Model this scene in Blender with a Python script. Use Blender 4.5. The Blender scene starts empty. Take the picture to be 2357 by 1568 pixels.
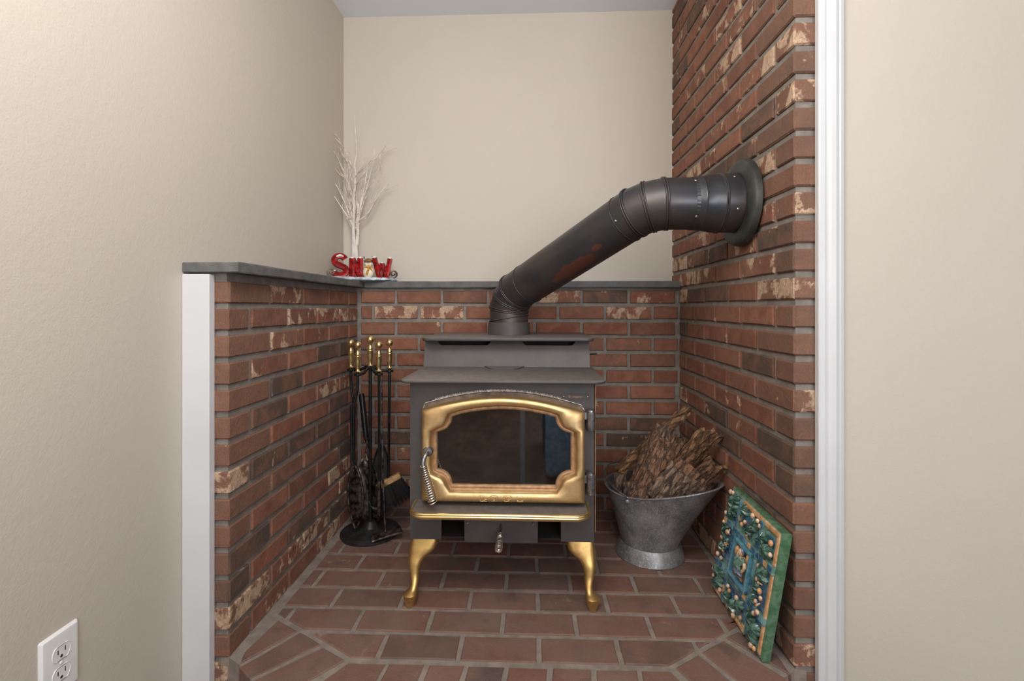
import bpy, bmesh, math, random
from mathutils import Vector, Matrix, noise
R = random.Random(7)
PI = math.pi
C = bpy.context.scene.collection
sc = bpy.context.scene

# ---------------------------------------------------------------- camera
H = 0.865                                   # lens height above the hearth
cam_d = bpy.data.cameras.new('camera'); cam = bpy.data.objects.new('camera', cam_d); C.objects.link(cam)
cam.location = (0, 0, H); cam.rotation_euler = (PI/2, 0, 0.0372)
cam_d.sensor_fit = 'HORIZONTAL'; cam_d.sensor_width = 36.0
cam_d.lens = 36.0*1113.0/2357.0
cam_d.shift_y = -(784.0-708.0)/2357.0
cam_d.clip_start = 0.03
sc.camera = cam
# ---------------------------------------------------------------- world, lights, exposure
w = bpy.data.worlds.new('world'); sc.world = w; w.use_nodes = True
w.node_tree.nodes['Background'].inputs[0].default_value = (0.80, 0.90, 1.0, 1)
w.node_tree.nodes['Background'].inputs[1].default_value = 0.6
def area(name, loc, target, size, energy, col, size_y=None):
    l = bpy.data.lights.new(name, 'AREA'); l.energy = energy; l.color = col; l.size = size
    if size_y: l.shape = 'RECTANGLE'; l.size_y = size_y
    o = bpy.data.objects.new(name, l); C.objects.link(o); o.location = loc
    o.rotation_euler = (Vector(target)-Vector(loc)).to_track_quat('-Z', 'Y').to_euler()
    return o
pl = bpy.data.lights.new('pendant_bulb', 'POINT'); pl.energy = 27; pl.color = (1.0, 0.95, 0.88); pl.shadow_soft_size = 0.28
plo = bpy.data.objects.new('pendant_bulb', pl); C.objects.link(plo); plo.location = (-0.16, 0.34, 1.78)
area('room_light', (0.4, -1.9, 2.16), (0.1, 0.6, 0.2), 1.6, 38, (1.0, 0.94, 0.87))
area('front_fill', (1.5, -3.30, 1.0), (-0.5, 1.6, 0.3), 1.7, 38, (0.95, 0.96, 1.0), 1.2)  # fill added behind the camera to brighten the alcove from the front
sc.view_settings.view_transform = 'Standard'; sc.view_settings.look = 'None'
sc.view_settings.gamma = 1.0; sc.view_settings.use_curve_mapping = False
sc.view_settings.exposure = 0.66
sc.cycles.max_bounces = 8; sc.cycles.diffuse_bounces = 5; sc.cycles.glossy_bounces = 4
sc.cycles.use_denoising = True

# ---------------------------------------------------------------- materials
class NT:
    def __init__(s, name):
        m = bpy.data.materials.new(name); m.use_nodes = True; s.m = m
        s.t = m.node_tree; s.n = s.t.nodes; s.b = s.n['Principled BSDF']; s.i = 0
    def node(s, typ, **kw):
        n = s.n.new(typ); s.i += 1; n.location = (-250*(s.i % 8), -200*(s.i//8))
        for k, v in kw.items():
            if k in n.inputs: s.set(n.inputs[k], v)
            else: setattr(n, k, v)
        return n
    def set(s, inp, v):
        if hasattr(v, 'is_output') or isinstance(v, bpy.types.NodeSocket): s.t.links.new(v, inp)
        else: inp.default_value = v if not (isinstance(v, tuple) and len(v) == 3 and inp.type == 'RGBA') else (*v, 1)
    def P(s, **kw):
        for k, v in kw.items(): s.set(s.b.inputs[k.replace('_', ' ')], v)
    def noise(s, vec, scale, detail=4, rough=0.55, dist=0.0):
        n = s.node('ShaderNodeTexNoise'); s.t.links.new(vec, n.inputs['Vector'])
        n.inputs['Scale'].default_value = scale; n.inputs['Detail'].default_value = detail
        n.inputs['Roughness'].default_value = rough; n.inputs['Distortion'].default_value = dist
        return n.outputs['Fac']
    def ramp(s, fac, a, b, lo=0.0, hi=1.0):
        n = s.node('ShaderNodeMapRange'); n.interpolation_type = 'SMOOTHSTEP'
        s.set(n.inputs['Value'], fac)
        s.set(n.inputs['From Min'], a); s.set(n.inputs['From Max'], b)
        s.set(n.inputs['To Min'], lo); s.set(n.inputs['To Max'], hi)
        return n.outputs['Result']
    def mix(s, fac, a, b, mode='MIX'):
        n = s.node('ShaderNodeMix', data_type='RGBA', blend_type=mode)
        s.set(n.inputs[0], fac); s.set(n.inputs[6], a); s.set(n.inputs[7], b)
        return n.outputs[2]
    def math(s, op, a, b=0.0):
        n = s.node('ShaderNodeMath', operation=op); s.set(n.inputs[0], a); s.set(n.inputs[1], b)
        return n.outputs[0]
    def vadd(s, a, b):
        n = s.node('ShaderNodeVectorMath', operation='ADD'); s.set(n.inputs[0], a); s.set(n.inputs[1], b); return n.outputs[0]
    def vmul(s, a, b):
        n = s.node('ShaderNodeVectorMath', operation='MULTIPLY'); s.set(n.inputs[0], a); s.set(n.inputs[1], b); return n.outputs[0]
    def obj(s): return s.node('ShaderNodeTexCoord').outputs['Object']
    def pos(s): return s.node('ShaderNodeNewGeometry').outputs['Position']
    def bump(s, h, strength=0.3, dist=0.002):
        n = s.node('ShaderNodeBump'); s.set(n.inputs['Height'], h)
        n.inputs['Strength'].default_value = strength; n.inputs['Distance'].default_value = dist
        s.t.links.new(n.outputs[0], s.b.inputs['Normal'])

def simple(name, col, rough=0.5, metal=0.0, var=0.12, scale=30, bump=0.0, bscale=200, coat=0.0):
    k = NT(name); v = k.obj()
    n = k.noise(v, scale)
    dk = tuple(c*(1-var*1.5) for c in col); lt = tuple(min(1, c*(1+var)) for c in col)
    k.P(Base_Color=k.mix(k.ramp(n, .3, .7), dk, lt), Roughness=rough, Metallic=metal)
    if coat: k.P(Coat_Weight=coat, Coat_Roughness=0.08)
    if bump: k.bump(k.noise(v, bscale, 3), bump, 0.001)
    return k.m

def wall_paint(name, col, bump=0.42):
    k = NT(name); v = k.pos()
    big = k.noise(v, 1.6, 3); fine = k.noise(v, 260, 3, .6); mid = k.noise(v, 60, 2)
    c = k.mix(k.ramp(big, .3, .7), tuple(x*.975 for x in col), tuple(min(1, x*1.02) for x in col))
    k.P(Base_Color=c, Roughness=0.62)
    k.bump(k.math('ADD', fine, k.math('MULTIPLY', mid, 1.2)), bump, 0.0012)
    return k.m

def brick_mat(name, floor=False):
    k = NT(name); o = k.node('ShaderNodeObjectInfo')
    sep = k.node('ShaderNodeSeparateColor'); k.t.links.new(o.outputs['Color'], sep.inputs[0])
    dark, tan, brown = sep.outputs[0], sep.outputs[1], sep.outputs[2]
    rnd = o.outputs['Random']
    off = k.node('ShaderNodeCombineXYZ'); k.t.links.new(k.math('MULTIPLY', rnd, 37.0), off.inputs[0]); k.t.links.new(k.math('MULTIPLY', rnd, 91.0), off.inputs[1])
    v = k.vadd(k.obj(), off.outputs[0])
    n1 = k.noise(v, 14, 5, .6, .4); n2 = k.noise(v, 42, 5, .65); n3 = k.noise(v, 420, 3, .7)
    n4 = k.noise(k.vmul(v, (1.0, 1.0, .45)), 260, 4, .7)
    if floor: r1, r2, br, dk, tn = (.165,.056,.038), (.225,.092,.064), (.150,.098,.072), (.075,.056,.048), (.44,.27,.17)
    else: r1, r2, br, dk, tn = (.205,.070,.045), (.325,.138,.086), (.190,.108,.073), (.092,.068,.052), (.600,.420,.290)
    sh = k.math('ADD', n1, k.math('MULTIPLY', k.math('SUBTRACT', k.math('FRACT', k.math('MULTIPLY', rnd, 7.31)), .5), .22))
    c = k.mix(k.ramp(sh, .32, .66), r1, r2)
    c = k.mix(k.math('MULTIPLY', rnd, .35), c, br)
    c = k.mix(k.math('MULTIPLY', k.ramp(n2, .42, .68), k.math('ADD', k.math('MULTIPLY', brown, .85), .22)), c, br)
    if not floor:                                       # fired brown rim round a redder heart
        sz = k.node('ShaderNodeSeparateXYZ'); k.t.links.new(k.obj(), sz.inputs[0])
        ez = k.math('ADD', k.math('ABSOLUTE', sz.outputs[2]), k.math('MULTIPLY', k.math('SUBTRACT', n2, .5), .030))
        c = k.mix(k.ramp(ez, .012, .027, 0, .62), c, br)
    c = k.mix(k.math('MULTIPLY', dark, k.ramp(n1, .62, .40, .50, 1.0)), c, dk)
    pt = k.noise(k.vmul(v, (1.25, 1.0, .9)), 15, 5, .62, .35)
    th = k.math('SUBTRACT', .72, k.math('MULTIPLY', tan, .258))
    pm = k.ramp(k.math('SUBTRACT', pt, th), -.015, .055, 0, .92)
    tcol = k.mix(k.ramp(n2, .35, .6), tuple(x*.72 for x in tn), tn)
    tcol = k.mix(k.ramp(n4, .50, .70), tcol, tuple(x*.45 for x in tn))
    c = k.mix(pm, c, tcol)
    sp = k.ramp(n3, .60 if floor else .63, .72)
    c = k.mix(k.math('MULTIPLY', sp, .5 if floor else .38), c, (.52,.36,.25) if not floor else (.40,.33,.28))
    sp2 = k.ramp(n3, .36, .27)
    c = k.mix(k.math('MULTIPLY', sp2, .45), c, (.05,.03,.022))
    if floor:                                           # dust and soot settled on the hearth
        dust = k.noise(k.pos(), 5, 5, .6)
        c = k.mix(k.ramp(dust, .35, .72, .20, .60), c, (.215,.155,.130))
        soot = k.noise(v, 11, 4, .6)
        c = k.mix(k.math('MULTIPLY', k.ramp(soot, .55, .72), .55), c, (.07,.055,.048))
    k.P(Base_Color=c, Roughness=.62 if floor else .86)
    k.b.inputs['Specular IOR Level'].default_value = .35
    h = k.math('ADD', k.math('MULTIPLY', n4, .9), k.math('MULTIPLY', n2, .9))
    h = k.math('ADD', h, k.math('MULTIPLY', pm, .25))
    k.bump(h, .85 if not floor else .55, .004)
    return k.m

def mortar_mat(name, col):
    k = NT(name); v = k.pos()
    n = k.noise(v, 26, 4, .6); f = k.noise(v, 500, 3, .7)
    c = k.mix(k.ramp(n, .3, .7), tuple(x*.78 for x in col), tuple(x*1.15 for x in col))
    c = k.mix(k.math('MULTIPLY', k.ramp(f, .6, .72), .5), c, tuple(x*1.6 for x in col))
    k.P(Base_Color=c, Roughness=.95); k.bump(k.math('ADD', f, k.noise(v, 90, 3)), .5, .002)
    return k.m

M = {}
M['cream'] = wall_paint('cream_wall_paint', (.545,.497,.432))
M['ceiling'] = wall_paint('ceiling_paint', (.84,.89,.96), .2)
M['white'] = simple('white_trim_paint', (.62,.63,.655), .35, var=.02, scale=6)
M['brick'] = brick_mat('red_clay_brick'); M['paver'] = brick_mat('hearth_brick', True)
M['mortar'] = mortar_mat('grey_mortar', (.222,.196,.176)); M['grout'] = mortar_mat('hearth_grout', (.245,.205,.175))
def slate():
    k = NT('bluestone'); v = k.pos()
    n = k.noise(v, 20, 5, .6); f = k.noise(v, 320, 4, .7)
    c = k.mix(k.ramp(n, .3, .7), (.090,.092,.091), (.150,.150,.146))
    c = k.mix(k.math('MULTIPLY', k.ramp(f, .66, .74), .5), c, (.36,.35,.34))
    k.P(Base_Color=c, Roughness=.75); k.bump(k.math('ADD', f, k.noise(v, 60, 4)), .6, .003); return k.m
M['slate'] = slate()
def stove_paint():
    k = NT('stove_paint'); v = k.pos()
    f = k.noise(v, 900, 2, .6); n = k.noise(v, 9, 5, .65); d = k.noise(v, 38, 5, .7)
    c = k.mix(k.ramp(n, .35, .7), (.062,.056,.056), (.083,.074,.072))
    up = k.node('ShaderNodeSeparateXYZ'); k.t.links.new(k.node('ShaderNodeNewGeometry').outputs['Normal'], up.inputs[0])
    dust = k.math('MULTIPLY', k.ramp(up.outputs[2], .6, .95), k.ramp(d, .30, .70, .45, .95))
    c = k.mix(dust, c, (.190,.163,.150))
    c = k.mix(k.math('MULTIPLY', k.ramp(f, .70, .76), .35), c, (.3,.28,.27))
    k.P(Base_Color=c, Roughness=.52, Metallic=.15); k.bump(f, .28, .0006); return k.m
M['stove'] = stove_paint()
def brass(name, col, rough, tarn):
    k = NT(name); v = k.pos()
    n = k.noise(v, 24, 5, .65); f = k.noise(v, 260, 3, .6)
    c = k.mix(k.math('MULTIPLY', k.ramp(n, .42, .72), tarn), col, (.42,.22,.10))
    c = k.mix(k.math('MULTIPLY', k.ramp(f, .68, .78), .6), c, (.10,.06,.03))
    k.P(Base_Color=c, Metallic=.93, Roughness=k.ramp(n, .3, .7, rough, rough+.14)); k.bump(n, .08, .001); return k.m
M['brass'] = brass('polished_brass', (.74,.52,.26), .37, .45)
M['brass_bright'] = brass('bright_brass', (.84,.64,.30), .12, .12)
M['brass_leg'] = brass('aged_brass', (.68,.45,.17), .34, .6)
M['frame_grey'] = simple('scorched_frame_steel', (.150,.115,.088), .6, .3, .3, 40, .2)
M['tan_metal'] = simple('dusty_tan_metal', (.40,.235,.125), .55, .45, .18, 60, .1)
def pipe_mat():
    k = NT('blued_steel_pipe'); v = k.pos()
    n = k.noise(v, 7, 5, .6); f = k.noise(k.vmul(v, (1, 1, .6)), 30, 6, .7); s = k.noise(v, 80, 4, .7)
    c = k.mix(k.ramp(n, .35, .68), (.050,.052,.058), (.085,.068,.062))
    c = k.mix(k.math('MULTIPLY', k.ramp(f, .56, .75), .45), c, (.11,.055,.038))
    c = k.mix(k.math('MULTIPLY', k.ramp(s, .66, .78), .3), c, (.20,.19,.18))
    # the bare rust streak on the underside of the long pipe
    def blob(p, r, amt):
        d = k.node('ShaderNodeVectorMath', operation='SUBTRACT'); k.set(d.inputs[0], v); k.set(d.inputs[1], p)
        ax = Vector((.634,-.669,.387)).normalized()
        dt = k.node('ShaderNodeVectorMath', operation='DOT_PRODUCT'); k.set(dt.inputs[0], d.outputs[0]); k.set(dt.inputs[1], tuple(ax))
        sc_ = k.node('ShaderNodeVectorMath', operation='SCALE'); k.set(sc_.inputs[0], tuple(ax)); k.t.links.new(dt.outputs['Value'], sc_.inputs['Scale'])
        pp = k.node('ShaderNodeVectorMath', operation='SUBTRACT'); k.set(pp.inputs[0], d.outputs[0]); k.set(pp.inputs[1], sc_.outputs[0])
        ln = k.node('ShaderNodeVectorMath', operation='LENGTH'); k.set(ln.inputs[0], pp.outputs[0])
        a2 = k.math('DIVIDE', k.math('ABSOLUTE', dt.outputs['Value']), r[0]); b2 = k.math('DIVIDE', ln.outputs['Value'], r[1])
        q = k.math('ADD', k.math('MULTIPLY', a2, a2), k.math('MULTIPLY', b2, b2))
        q = k.math('ADD', q, k.math('MULTIPLY', k.math('SUBTRACT', f, .5), 2.4))
        return k.ramp(q, 1.02, .93, 0, amt)
    P1 = (.145, 1.607, .996); P2 = (.047, 1.739, .910); P3 = (.208, 1.517, 1.052)
    c = k.mix(blob(P1, (.100,.026), 1.0), c, (.165,.066,.045))
    c = k.mix(blob(P3, (.022,.010), 1.0), c, (.165,.066,.045))
    c = k.mix(blob(P2, (.055,.018), .8), c, (.105,.045,.034))
    k.P(Base_Color=c, Metallic=.55, Roughness=k.ramp(n, .3, .7, .30, .48)); k.bump(s, .1, .001); return k.m
M['pipe'] = pipe_mat()
M['flange'] = simple('flange_steel', (.060,.062,.057), .5, .4, .3, 12, .1)
M['black'] = simple('black_iron', (.017,.017,.018), .38, .5, .35, 40, .25, 300)
M['base_black'] = simple('black_cast_base', (.030,.030,.031), .5, .4, .3, 30, .2, 200)
M['worn_iron'] = simple('worn_iron', (.075,.060,.052), .42, .7, .7, 55, .5, 160)
M['steel'] = simple('dull_steel', (.30,.30,.31), .33, .9, .25, 60, .1)
M['coil'] = simple('nickel_coil', (.62,.56,.50), .28, .95, .1, 60)
M['dark'] = simple('sooty_firebox', (.018,.013,.011), .9, 0, .4, 12, .3)
M['firebrick'] = simple('sooty_firebrick', (.022,.014,.011), .95, 0, .5, 16, .4, 60)
M['gasket'] = simple('frayed_gasket', (.70,.63,.57), .95, 0, .3, 120, .4, 300)
def glassm():
    k = NT('stove_glass'); v = k.pos()
    n = k.noise(v, 18, 6, .7); st = k.noise(v, 140, 4, .75)
    k.P(Base_Color=(.030,.022,.018), Roughness=.035, IOR=2.3)
    k.b.inputs['Transmission Weight'].default_value = 0.0
    tr = k.node('ShaderNodeBsdfTransparent'); tr.inputs[0].default_value = (.60,.52,.46, 1)
    mx = k.node('ShaderNodeMixShader')
    fr = k.math('ADD', .86, k.math('MULTIPLY', k.ramp(n, .4, .7), .12))
    k.t.links.new(fr, mx.inputs[0]); k.t.links.new(tr.outputs[0], mx.inputs[1]); k.t.links.new(k.b.outputs[0], mx.inputs[2])
    k.t.links.new(mx.outputs[0], k.n['Material Output'].inputs[0])
    k.P(Base_Color=k.mix(k.math('MULTIPLY', k.ramp(st, .62, .78), .6), k.mix(k.ramp(n, .4, .65), (.005,.004,.0035), (.013,.009,.007)), (.075,.060,.050)))
    return k.m
M['glass'] = glassm()
def galv():
    k = NT('galvanized_steel'); v = k.obj()
    vo = k.node('ShaderNodeTexVoronoi'); k.set(vo.inputs['Vector'], k.vmul(k.vadd(v, (3, 3, 3)), (1, 1, .5))); vo.inputs['Scale'].default_value = 460
    n = k.noise(v, 11, 5, .65); st = k.noise(k.vmul(v, (1, 1, .25)), 55, 4, .7)
    c = k.mix(k.ramp(n, .32, .7), (.150,.155,.163), (.320,.326,.335))
    sv = k.node('ShaderNodeSeparateColor'); k.t.links.new(vo.outputs['Color'], sv.inputs[0])
    c = k.mix(k.math('MULTIPLY', k.ramp(sv.outputs[0], .70, 1.0), .38), c, (.60,.60,.61))
    c = k.mix(k.math('MULTIPLY', k.ramp(st, .60, .72), .55), c, (.50,.49,.48))
    k.P(Base_Color=c, Metallic=.45, Roughness=.40); k.bump(k.math('ADD', sv.outputs[0], n), .15, .001); return k.m
M['galv'] = galv()
def bark(name, a, b, cc):
    k = NT(name); v = k.obj(); o = k.node('ShaderNodeObjectInfo')
    off = k.node('ShaderNodeCombineXYZ'); k.t.links.new(k.math('MULTIPLY', o.outputs['Random'], 53.0), off.inputs[0])
    v = k.vadd(v, off.outputs[0]); vs = k.vmul(v, (1, 1, .17))
    n = k.noise(vs, 120, 7, .75, .8); m = k.noise(v, 30, 5, .65); f = k.noise(vs, 260, 4, .7)
    c = k.mix(k.ramp(n, .38, .62), a, b)
    c = k.mix(k.math('MULTIPLY', k.ramp(m, .50, .68), .7), c, cc)
    c = k.mix(k.math('MULTIPLY', k.ramp(n, .44, .36), .85), c, (.014,.009,.007))
    vo = k.node('ShaderNodeTexVoronoi', feature='DISTANCE_TO_EDGE'); k.set(vo.inputs['Vector'], k.vadd(k.vmul(v, (1, 1, .38)), k.vmul(k.node('ShaderNodeTexNoise', Scale=40.0).outputs['Color'], (.012, .012, .012)))); vo.inputs['Scale'].default_value = 48
    cr = k.ramp(vo.outputs['Distance'], .13, .02)
    c = k.mix(k.math('MULTIPLY', cr, .62), c, (.030,.017,.012))
    c = k.mix(k.math('MULTIPLY', k.ramp(f, .62, .74), .6), c, (.66,.52,.40))
    k.P(Base_Color=c, Roughness=.9); k.bump(k.math('SUBTRACT', k.math('ADD', n, k.math('MULTIPLY', f, .4)), k.math('MULTIPLY', cr, .7)), 1.0, .008); return k.m
M['bark'] = bark('brown_bark', (.125,.062,.036), (.420,.235,.140), (.310,.140,.068))
M['bark_in'] = bark('inner_bark', (.20,.098,.046), (.50,.285,.145), (.44,.190,.062))
M['bark_grey'] = bark('grey_brown_bark', (.130,.086,.062), (.400,.280,.200), (.290,.165,.100))
M['birch'] = None
def birchm():
    k = NT('white_birch_bark'); v = k.obj()
    n = k.noise(k.vmul(v, (.4, .4, 2.2)), 60, 5, .7); m = k.noise(v, 25, 3)
    c = k.mix(k.ramp(m, .3, .7), (.60,.53,.48), (.80,.75,.70))
    c = k.mix(k.ramp(n, .64, .69), c, (.07,.05,.04)); k.P(Base_Color=c, Roughness=.8); return k.m
M['birch'] = birchm()
M['twig'] = simple('pale_twig', (.62,.545,.50), .8, 0, .25, 60)
M['red'] = simple('red_painted_resin', (.30,.008,.010), .22, 0, .4, 60, .08, 120, coat=.6)
M['snow'] = simple('snow_paint', (.78,.76,.72), .6, 0, .05, 60)
M['snowblue'] = simple('blue_white_snow_paint', (.50,.57,.64), .5, 0, .35, 40)
M['sbody'] = simple('cream_painted_resin', (.80,.70,.56), .45, 0, .08, 30)
M['hat'] = simple('brown_striped_hat', (.22,.10,.035), .7, 0, .5, 90)
M['scarf'] = simple('mustard_scarf', (.55,.28,.03), .7, 0, .3, 90)
M['brownscroll'] = simple('brown_scroll', (.075,.040,.025), .35, .3, .5, 50)
M['darkgreen'] = simple('dark_green_paint', (.015,.045,.035), .5)
M['ink'] = simple('dark_ink', (.02,.012,.01), .6)
def glaze(name, a, b, rough=.22, sc_=45):
    k = NT(name); v = k.obj(); n = k.noise(v, sc_, 4, .6, .5)
    k.P(Base_Color=k.mix(k.ramp(n, .38, .64), a, b), Roughness=rough, Coat_Weight=.5, Coat_Roughness=.12)
    k.bump(k.noise(v, 130, 4, .6), .35, .002); return k.m
M['g_green'] = glaze('green_glaze', (.060,.150,.080), (.120,.235,.145))
M['g_teal'] = glaze('teal_green_glaze', (.120,.235,.190), (.210,.330,.300))
M['g_leaf'] = glaze('dark_leaf_glaze', (.016,.062,.048), (.130,.250,.200))
M['g_blue'] = glaze('deep_blue_glaze', (.018,.090,.230), (.080,.210,.350))
M['g_sky'] = glaze('light_blue_glaze', (.075,.270,.390), (.170,.390,.480))
M['g_orange'] = glaze('orange_clay', (.55,.27,.11), (.78,.47,.25), .45)
M['g_cream'] = glaze('cream_pink_glaze', (.50,.26,.16), (.78,.60,.44), .3, 70)
M['g_brown'] = glaze('brown_glaze', (.16,.065,.022), (.33,.15,.05))
M['g_robe'] = glaze('sea_green_robe_glaze', (.08,.20,.16), (.22,.36,.29))
M['g_purple'] = glaze('grey_blue_cloth_glaze', (.10,.13,.20), (.24,.28,.36))
M['wood'] = simple('brush_wood', (.46,.27,.13), .5, 0, .35, 50, .1)
M['bristle'] = simple('black_bristle', (.010,.009,.009), .85)
M['plastic'] = simple('white_plastic', (.74,.75,.76), .28, var=.02)
M['slot'] = simple('dark_slot', (.03,.03,.03), .6)
M['oak'] = simple('oak_floorboards', (.095,.052,.030), .5, 0, .3, 8)
M['added_chair'] = simple('blue_fabric', (.230,.450,.720), .9, 0, .2, 40, .3, 300)
M['added_pole_metal'] = simple('pale_pole_metal', (.60,.70,.85), .5, 0, .05)

# ---------------------------------------------------------------- mesh helpers
class MB:
    def __init__(s): s.v = []; s.f = []
    def add(s, vs, fs):
        b = len(s.v); s.v += [Vector(p) for p in vs]; s.f += [tuple(i+b for i in f) for f in fs]; return s
    def box(s, x0, x1, y0, y1, z0, z1, mat=None):
        vs = [Vector((x, y, z)) for z in (z0, z1) for y in (y0, y1) for x in (x0, x1)]
        if mat: vs = [mat @ p for p in vs]
        return s.add(vs, [(0,2,3,1),(4,5,7,6),(0,1,5,4),(2,6,7,3),(0,4,6,2),(1,3,7,5)])
    def bevbox(s, x0, x1, y0, y1, z0, z1, b=.003, jit=0, seg=1, mat=None):
        bm = bmesh.new(); bmesh.ops.create_cube(bm, size=1)
        for v in bm.verts: v.co = Vector(((x0+x1)/2+v.co.x*(x1-x0), (y0+y1)/2+v.co.y*(y1-y0), (z0+z1)/2+v.co.z*(z1-z0)))
        bmesh.ops.bevel(bm, geom=list(bm.edges), offset=b, segments=seg, profile=.6, affect='EDGES')
        if jit:
            for v in bm.verts: v.co += Vector([R.uniform(-jit, jit) for _ in range(3)])
        bm.verts.index_update()
        vs = [mat @ v.co if mat else v.co.copy() for v in bm.verts]
        s.add(vs, [tuple(v.index for v in f.verts) for f in bm.faces]); bm.free(); return s
    def loft(s, rings, close=True, cap0=True, cap1=True):
        n = len(rings[0]); vs = [p for r in rings for p in r]; fs = []
        for i in range(len(rings)-1):
            for j in range(n if close else n-1):
                a = i*n+j; b = i*n+(j+1) % n
                fs.append((a, b, b+n, a+n))
        if cap0: fs.append(tuple(reversed(range(n))))
        if cap1: fs.append(tuple((len(rings)-1)*n+j for j in range(n)))
        return s.add(vs, fs)
    def tube(s, pts, r, n=10, closed=False, cap=True):
        pts = [Vector(p) for p in pts]; m = len(pts)
        rs = r if isinstance(r, (list, tuple)) else [r]*m
        dirs = []
        for i in range(m):
            if closed: d = pts[(i+1) % m]-pts[i-1]
            elif i == 0: d = pts[1]-pts[0]
            elif i == m-1: d = pts[-1]-pts[-2]
            else: d = (pts[i+1]-pts[i]).normalized()+(pts[i]-pts[i-1]).normalized()
            dirs.append(d.normalized() if d.length > 1e-9 else Vector((0, 0, 1)))
        u = dirs[0].orthogonal().normalized(); rings = []
        for i in range(m):
            u = (u-dirs[i]*u.dot(dirs[i])).normalized(); w_ = dirs[i].cross(u)
            rings.append([pts[i]+(u*math.cos(2*PI*j/n)+w_*math.sin(2*PI*j/n))*rs[i] for j in range(n)])
        if closed:
            vs = [p for q in rings for p in q]; fs = []
            # close with best rotation match
            k = min(range(n), key=lambda q: (rings[0][q]-rings[-1][0]).length)
            for i in range(m-1):
                for j in range(n): fs.append((i*n+j, i*n+(j+1) % n, (i+1)*n+(j+1) % n, (i+1)*n+j))
            for j in range(n): fs.append(((m-1)*n+j, (m-1)*n+(j+1) % n, (j+1+k) % n, (j+k) % n))
            return s.add(vs, fs)
        return s.loft(rings, True, cap, cap)
    def lathe(s, prof, c=(0, 0, 0), n=24, mat=None, cap=True):
        c = Vector(c); rings = []
        for r, z in prof:
            ring = [Vector((r*math.cos(2*PI*j/n), r*math.sin(2*PI*j/n), z)) for j in range(n)]
            rings.append([c+(mat @ p if mat else p) for p in ring])
        return s.loft(rings, True, cap, cap)
    def ball(s, c, r, n=12, m=8, sc_=(1, 1, 1), mat=None):
        c = Vector(c); prof = [(max(math.sin(PI*i/m), .001)*r, -math.cos(PI*i/m)*r) for i in range(m+1)]
        rings = []
        for rr, z in prof:
            ring = [Vector((rr*math.cos(2*PI*j/n)*sc_[0], rr*math.sin(2*PI*j/n)*sc_[1], z*sc_[2])) for j in range(n)]
            rings.append([c+(mat @ p if mat else p) for p in ring])
        return s.loft(rings)
    def prism(s, poly, z0, z1):
        n = len(poly); vs = [(p[0], p[1], z0) for p in poly]+[(p[0], p[1], z1) for p in poly]
        fs = [tuple(reversed(range(n))), tuple(range(n, 2*n))]+[(i, (i+1) % n, n+(i+1) % n, n+i) for i in range(n)]
        return s.add(vs, fs)

def root_loc(o):
    while o.parent: o = o.parent
    return o.location.copy()
def ob(name, mb, mat, parent=None, smooth=False, angle=40, loc=None):
    """links ONE mesh object; vertices are given in world coordinates"""
    base = root_loc(parent) if parent else Vector(loc or (0, 0, 0))
    me = bpy.data.meshes.new(name); me.from_pydata([tuple(v-base) for v in mb.v], [], mb.f)
    me.materials.append(mat)
    bm = bmesh.new(); bm.from_mesh(me); bmesh.ops.recalc_face_normals(bm, faces=bm.faces)
    if smooth:
        for f in bm.faces: f.smooth = True
        ca = math.radians(angle)
        for e in bm.edges:
            if len(e.link_faces) == 2 and e.calc_face_angle(0) > ca: e.smooth = False
    bm.to_mesh(me); bm.free()
    o = bpy.data.objects.new(name, me); C.objects.link(o)
    if parent:
        o.parent = parent
    else: o.location = base
    return o
def tag(o, label=None, cat=None, group=None, kind=None):
    if label: o['label'] = label
    if cat: o['category'] = cat
    if group: o['group'] = group
    if kind: o['kind'] = kind
    return o
def thing(name, label, cat, loc, group=None):
    o = bpy.data.objects.new(name, None); C.objects.link(o); o.location = loc; o.empty_display_size = .05
    return tag(o, label, cat, group)
def struct(name, mb, mat, label, cat, **kw):
    return tag(ob(name, mb, mat, **kw), label, cat, kind='structure')

# ================================================================ ROOM SHELL
XL, XR, YF, YB = -.745, .631, 1.171, 2.072        # brick faces
WL, WB, ZC, ZF = -.849, 2.174, 2.187, -.26         # painted left wall, painted back wall, ceiling, room floor
b = MB().box(WL-.12, WL, -3.4, WB+.12, ZF-.1, ZC)
struct('wall_left', b, M['cream'], 'cream painted wall running along the left side, with an outlet', 'wall')
b = MB().box(WL, .80, WB, WB+.12, ZF-.1, ZC)
struct('wall_back', b, M['cream'], 'cream painted wall above the stone ledge behind the stove', 'wall')
b = MB().box(.70, 2.6, 1.18, 1.30, ZF-.1, ZC)
struct('wall_right', b, M['cream'], 'cream painted wall right of the ribbed white casing', 'wall')
b = MB().box(2.5, 2.62, -3.4, 1.30, ZF-.1, ZC)
struct('wall_side', b, M['cream'], 'cream painted side wall of the room outside the picture', 'wall')
b = MB().box(WL-.12, 2.62, -3.5, -3.4, ZF-.1, .55).box(WL-.12, 2.62, -3.5, -3.4, 1.75, ZC).box(WL-.12, .3, -3.5, -3.4, .55, 1.75).box(1.9, 2.62, -3.5, -3.4, .55, 1.75)
struct('wall_front', b, M['cream'], 'cream painted wall with window opening behind the camera', 'wall')
b = MB().box(WL-.12, 2.62, -3.5, WB+.12, ZC, ZC+.1)
struct('ceiling', b, M['ceiling'], 'pale ceiling above the stove alcove', 'ceiling')
b = MB().box(WL-.12, 2.62, -3.5, 1.3, ZF-.1, ZF)
struct('floor', b, M['oak'], 'brown wooden floor of the room in front of the hearth', 'floor')

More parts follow.
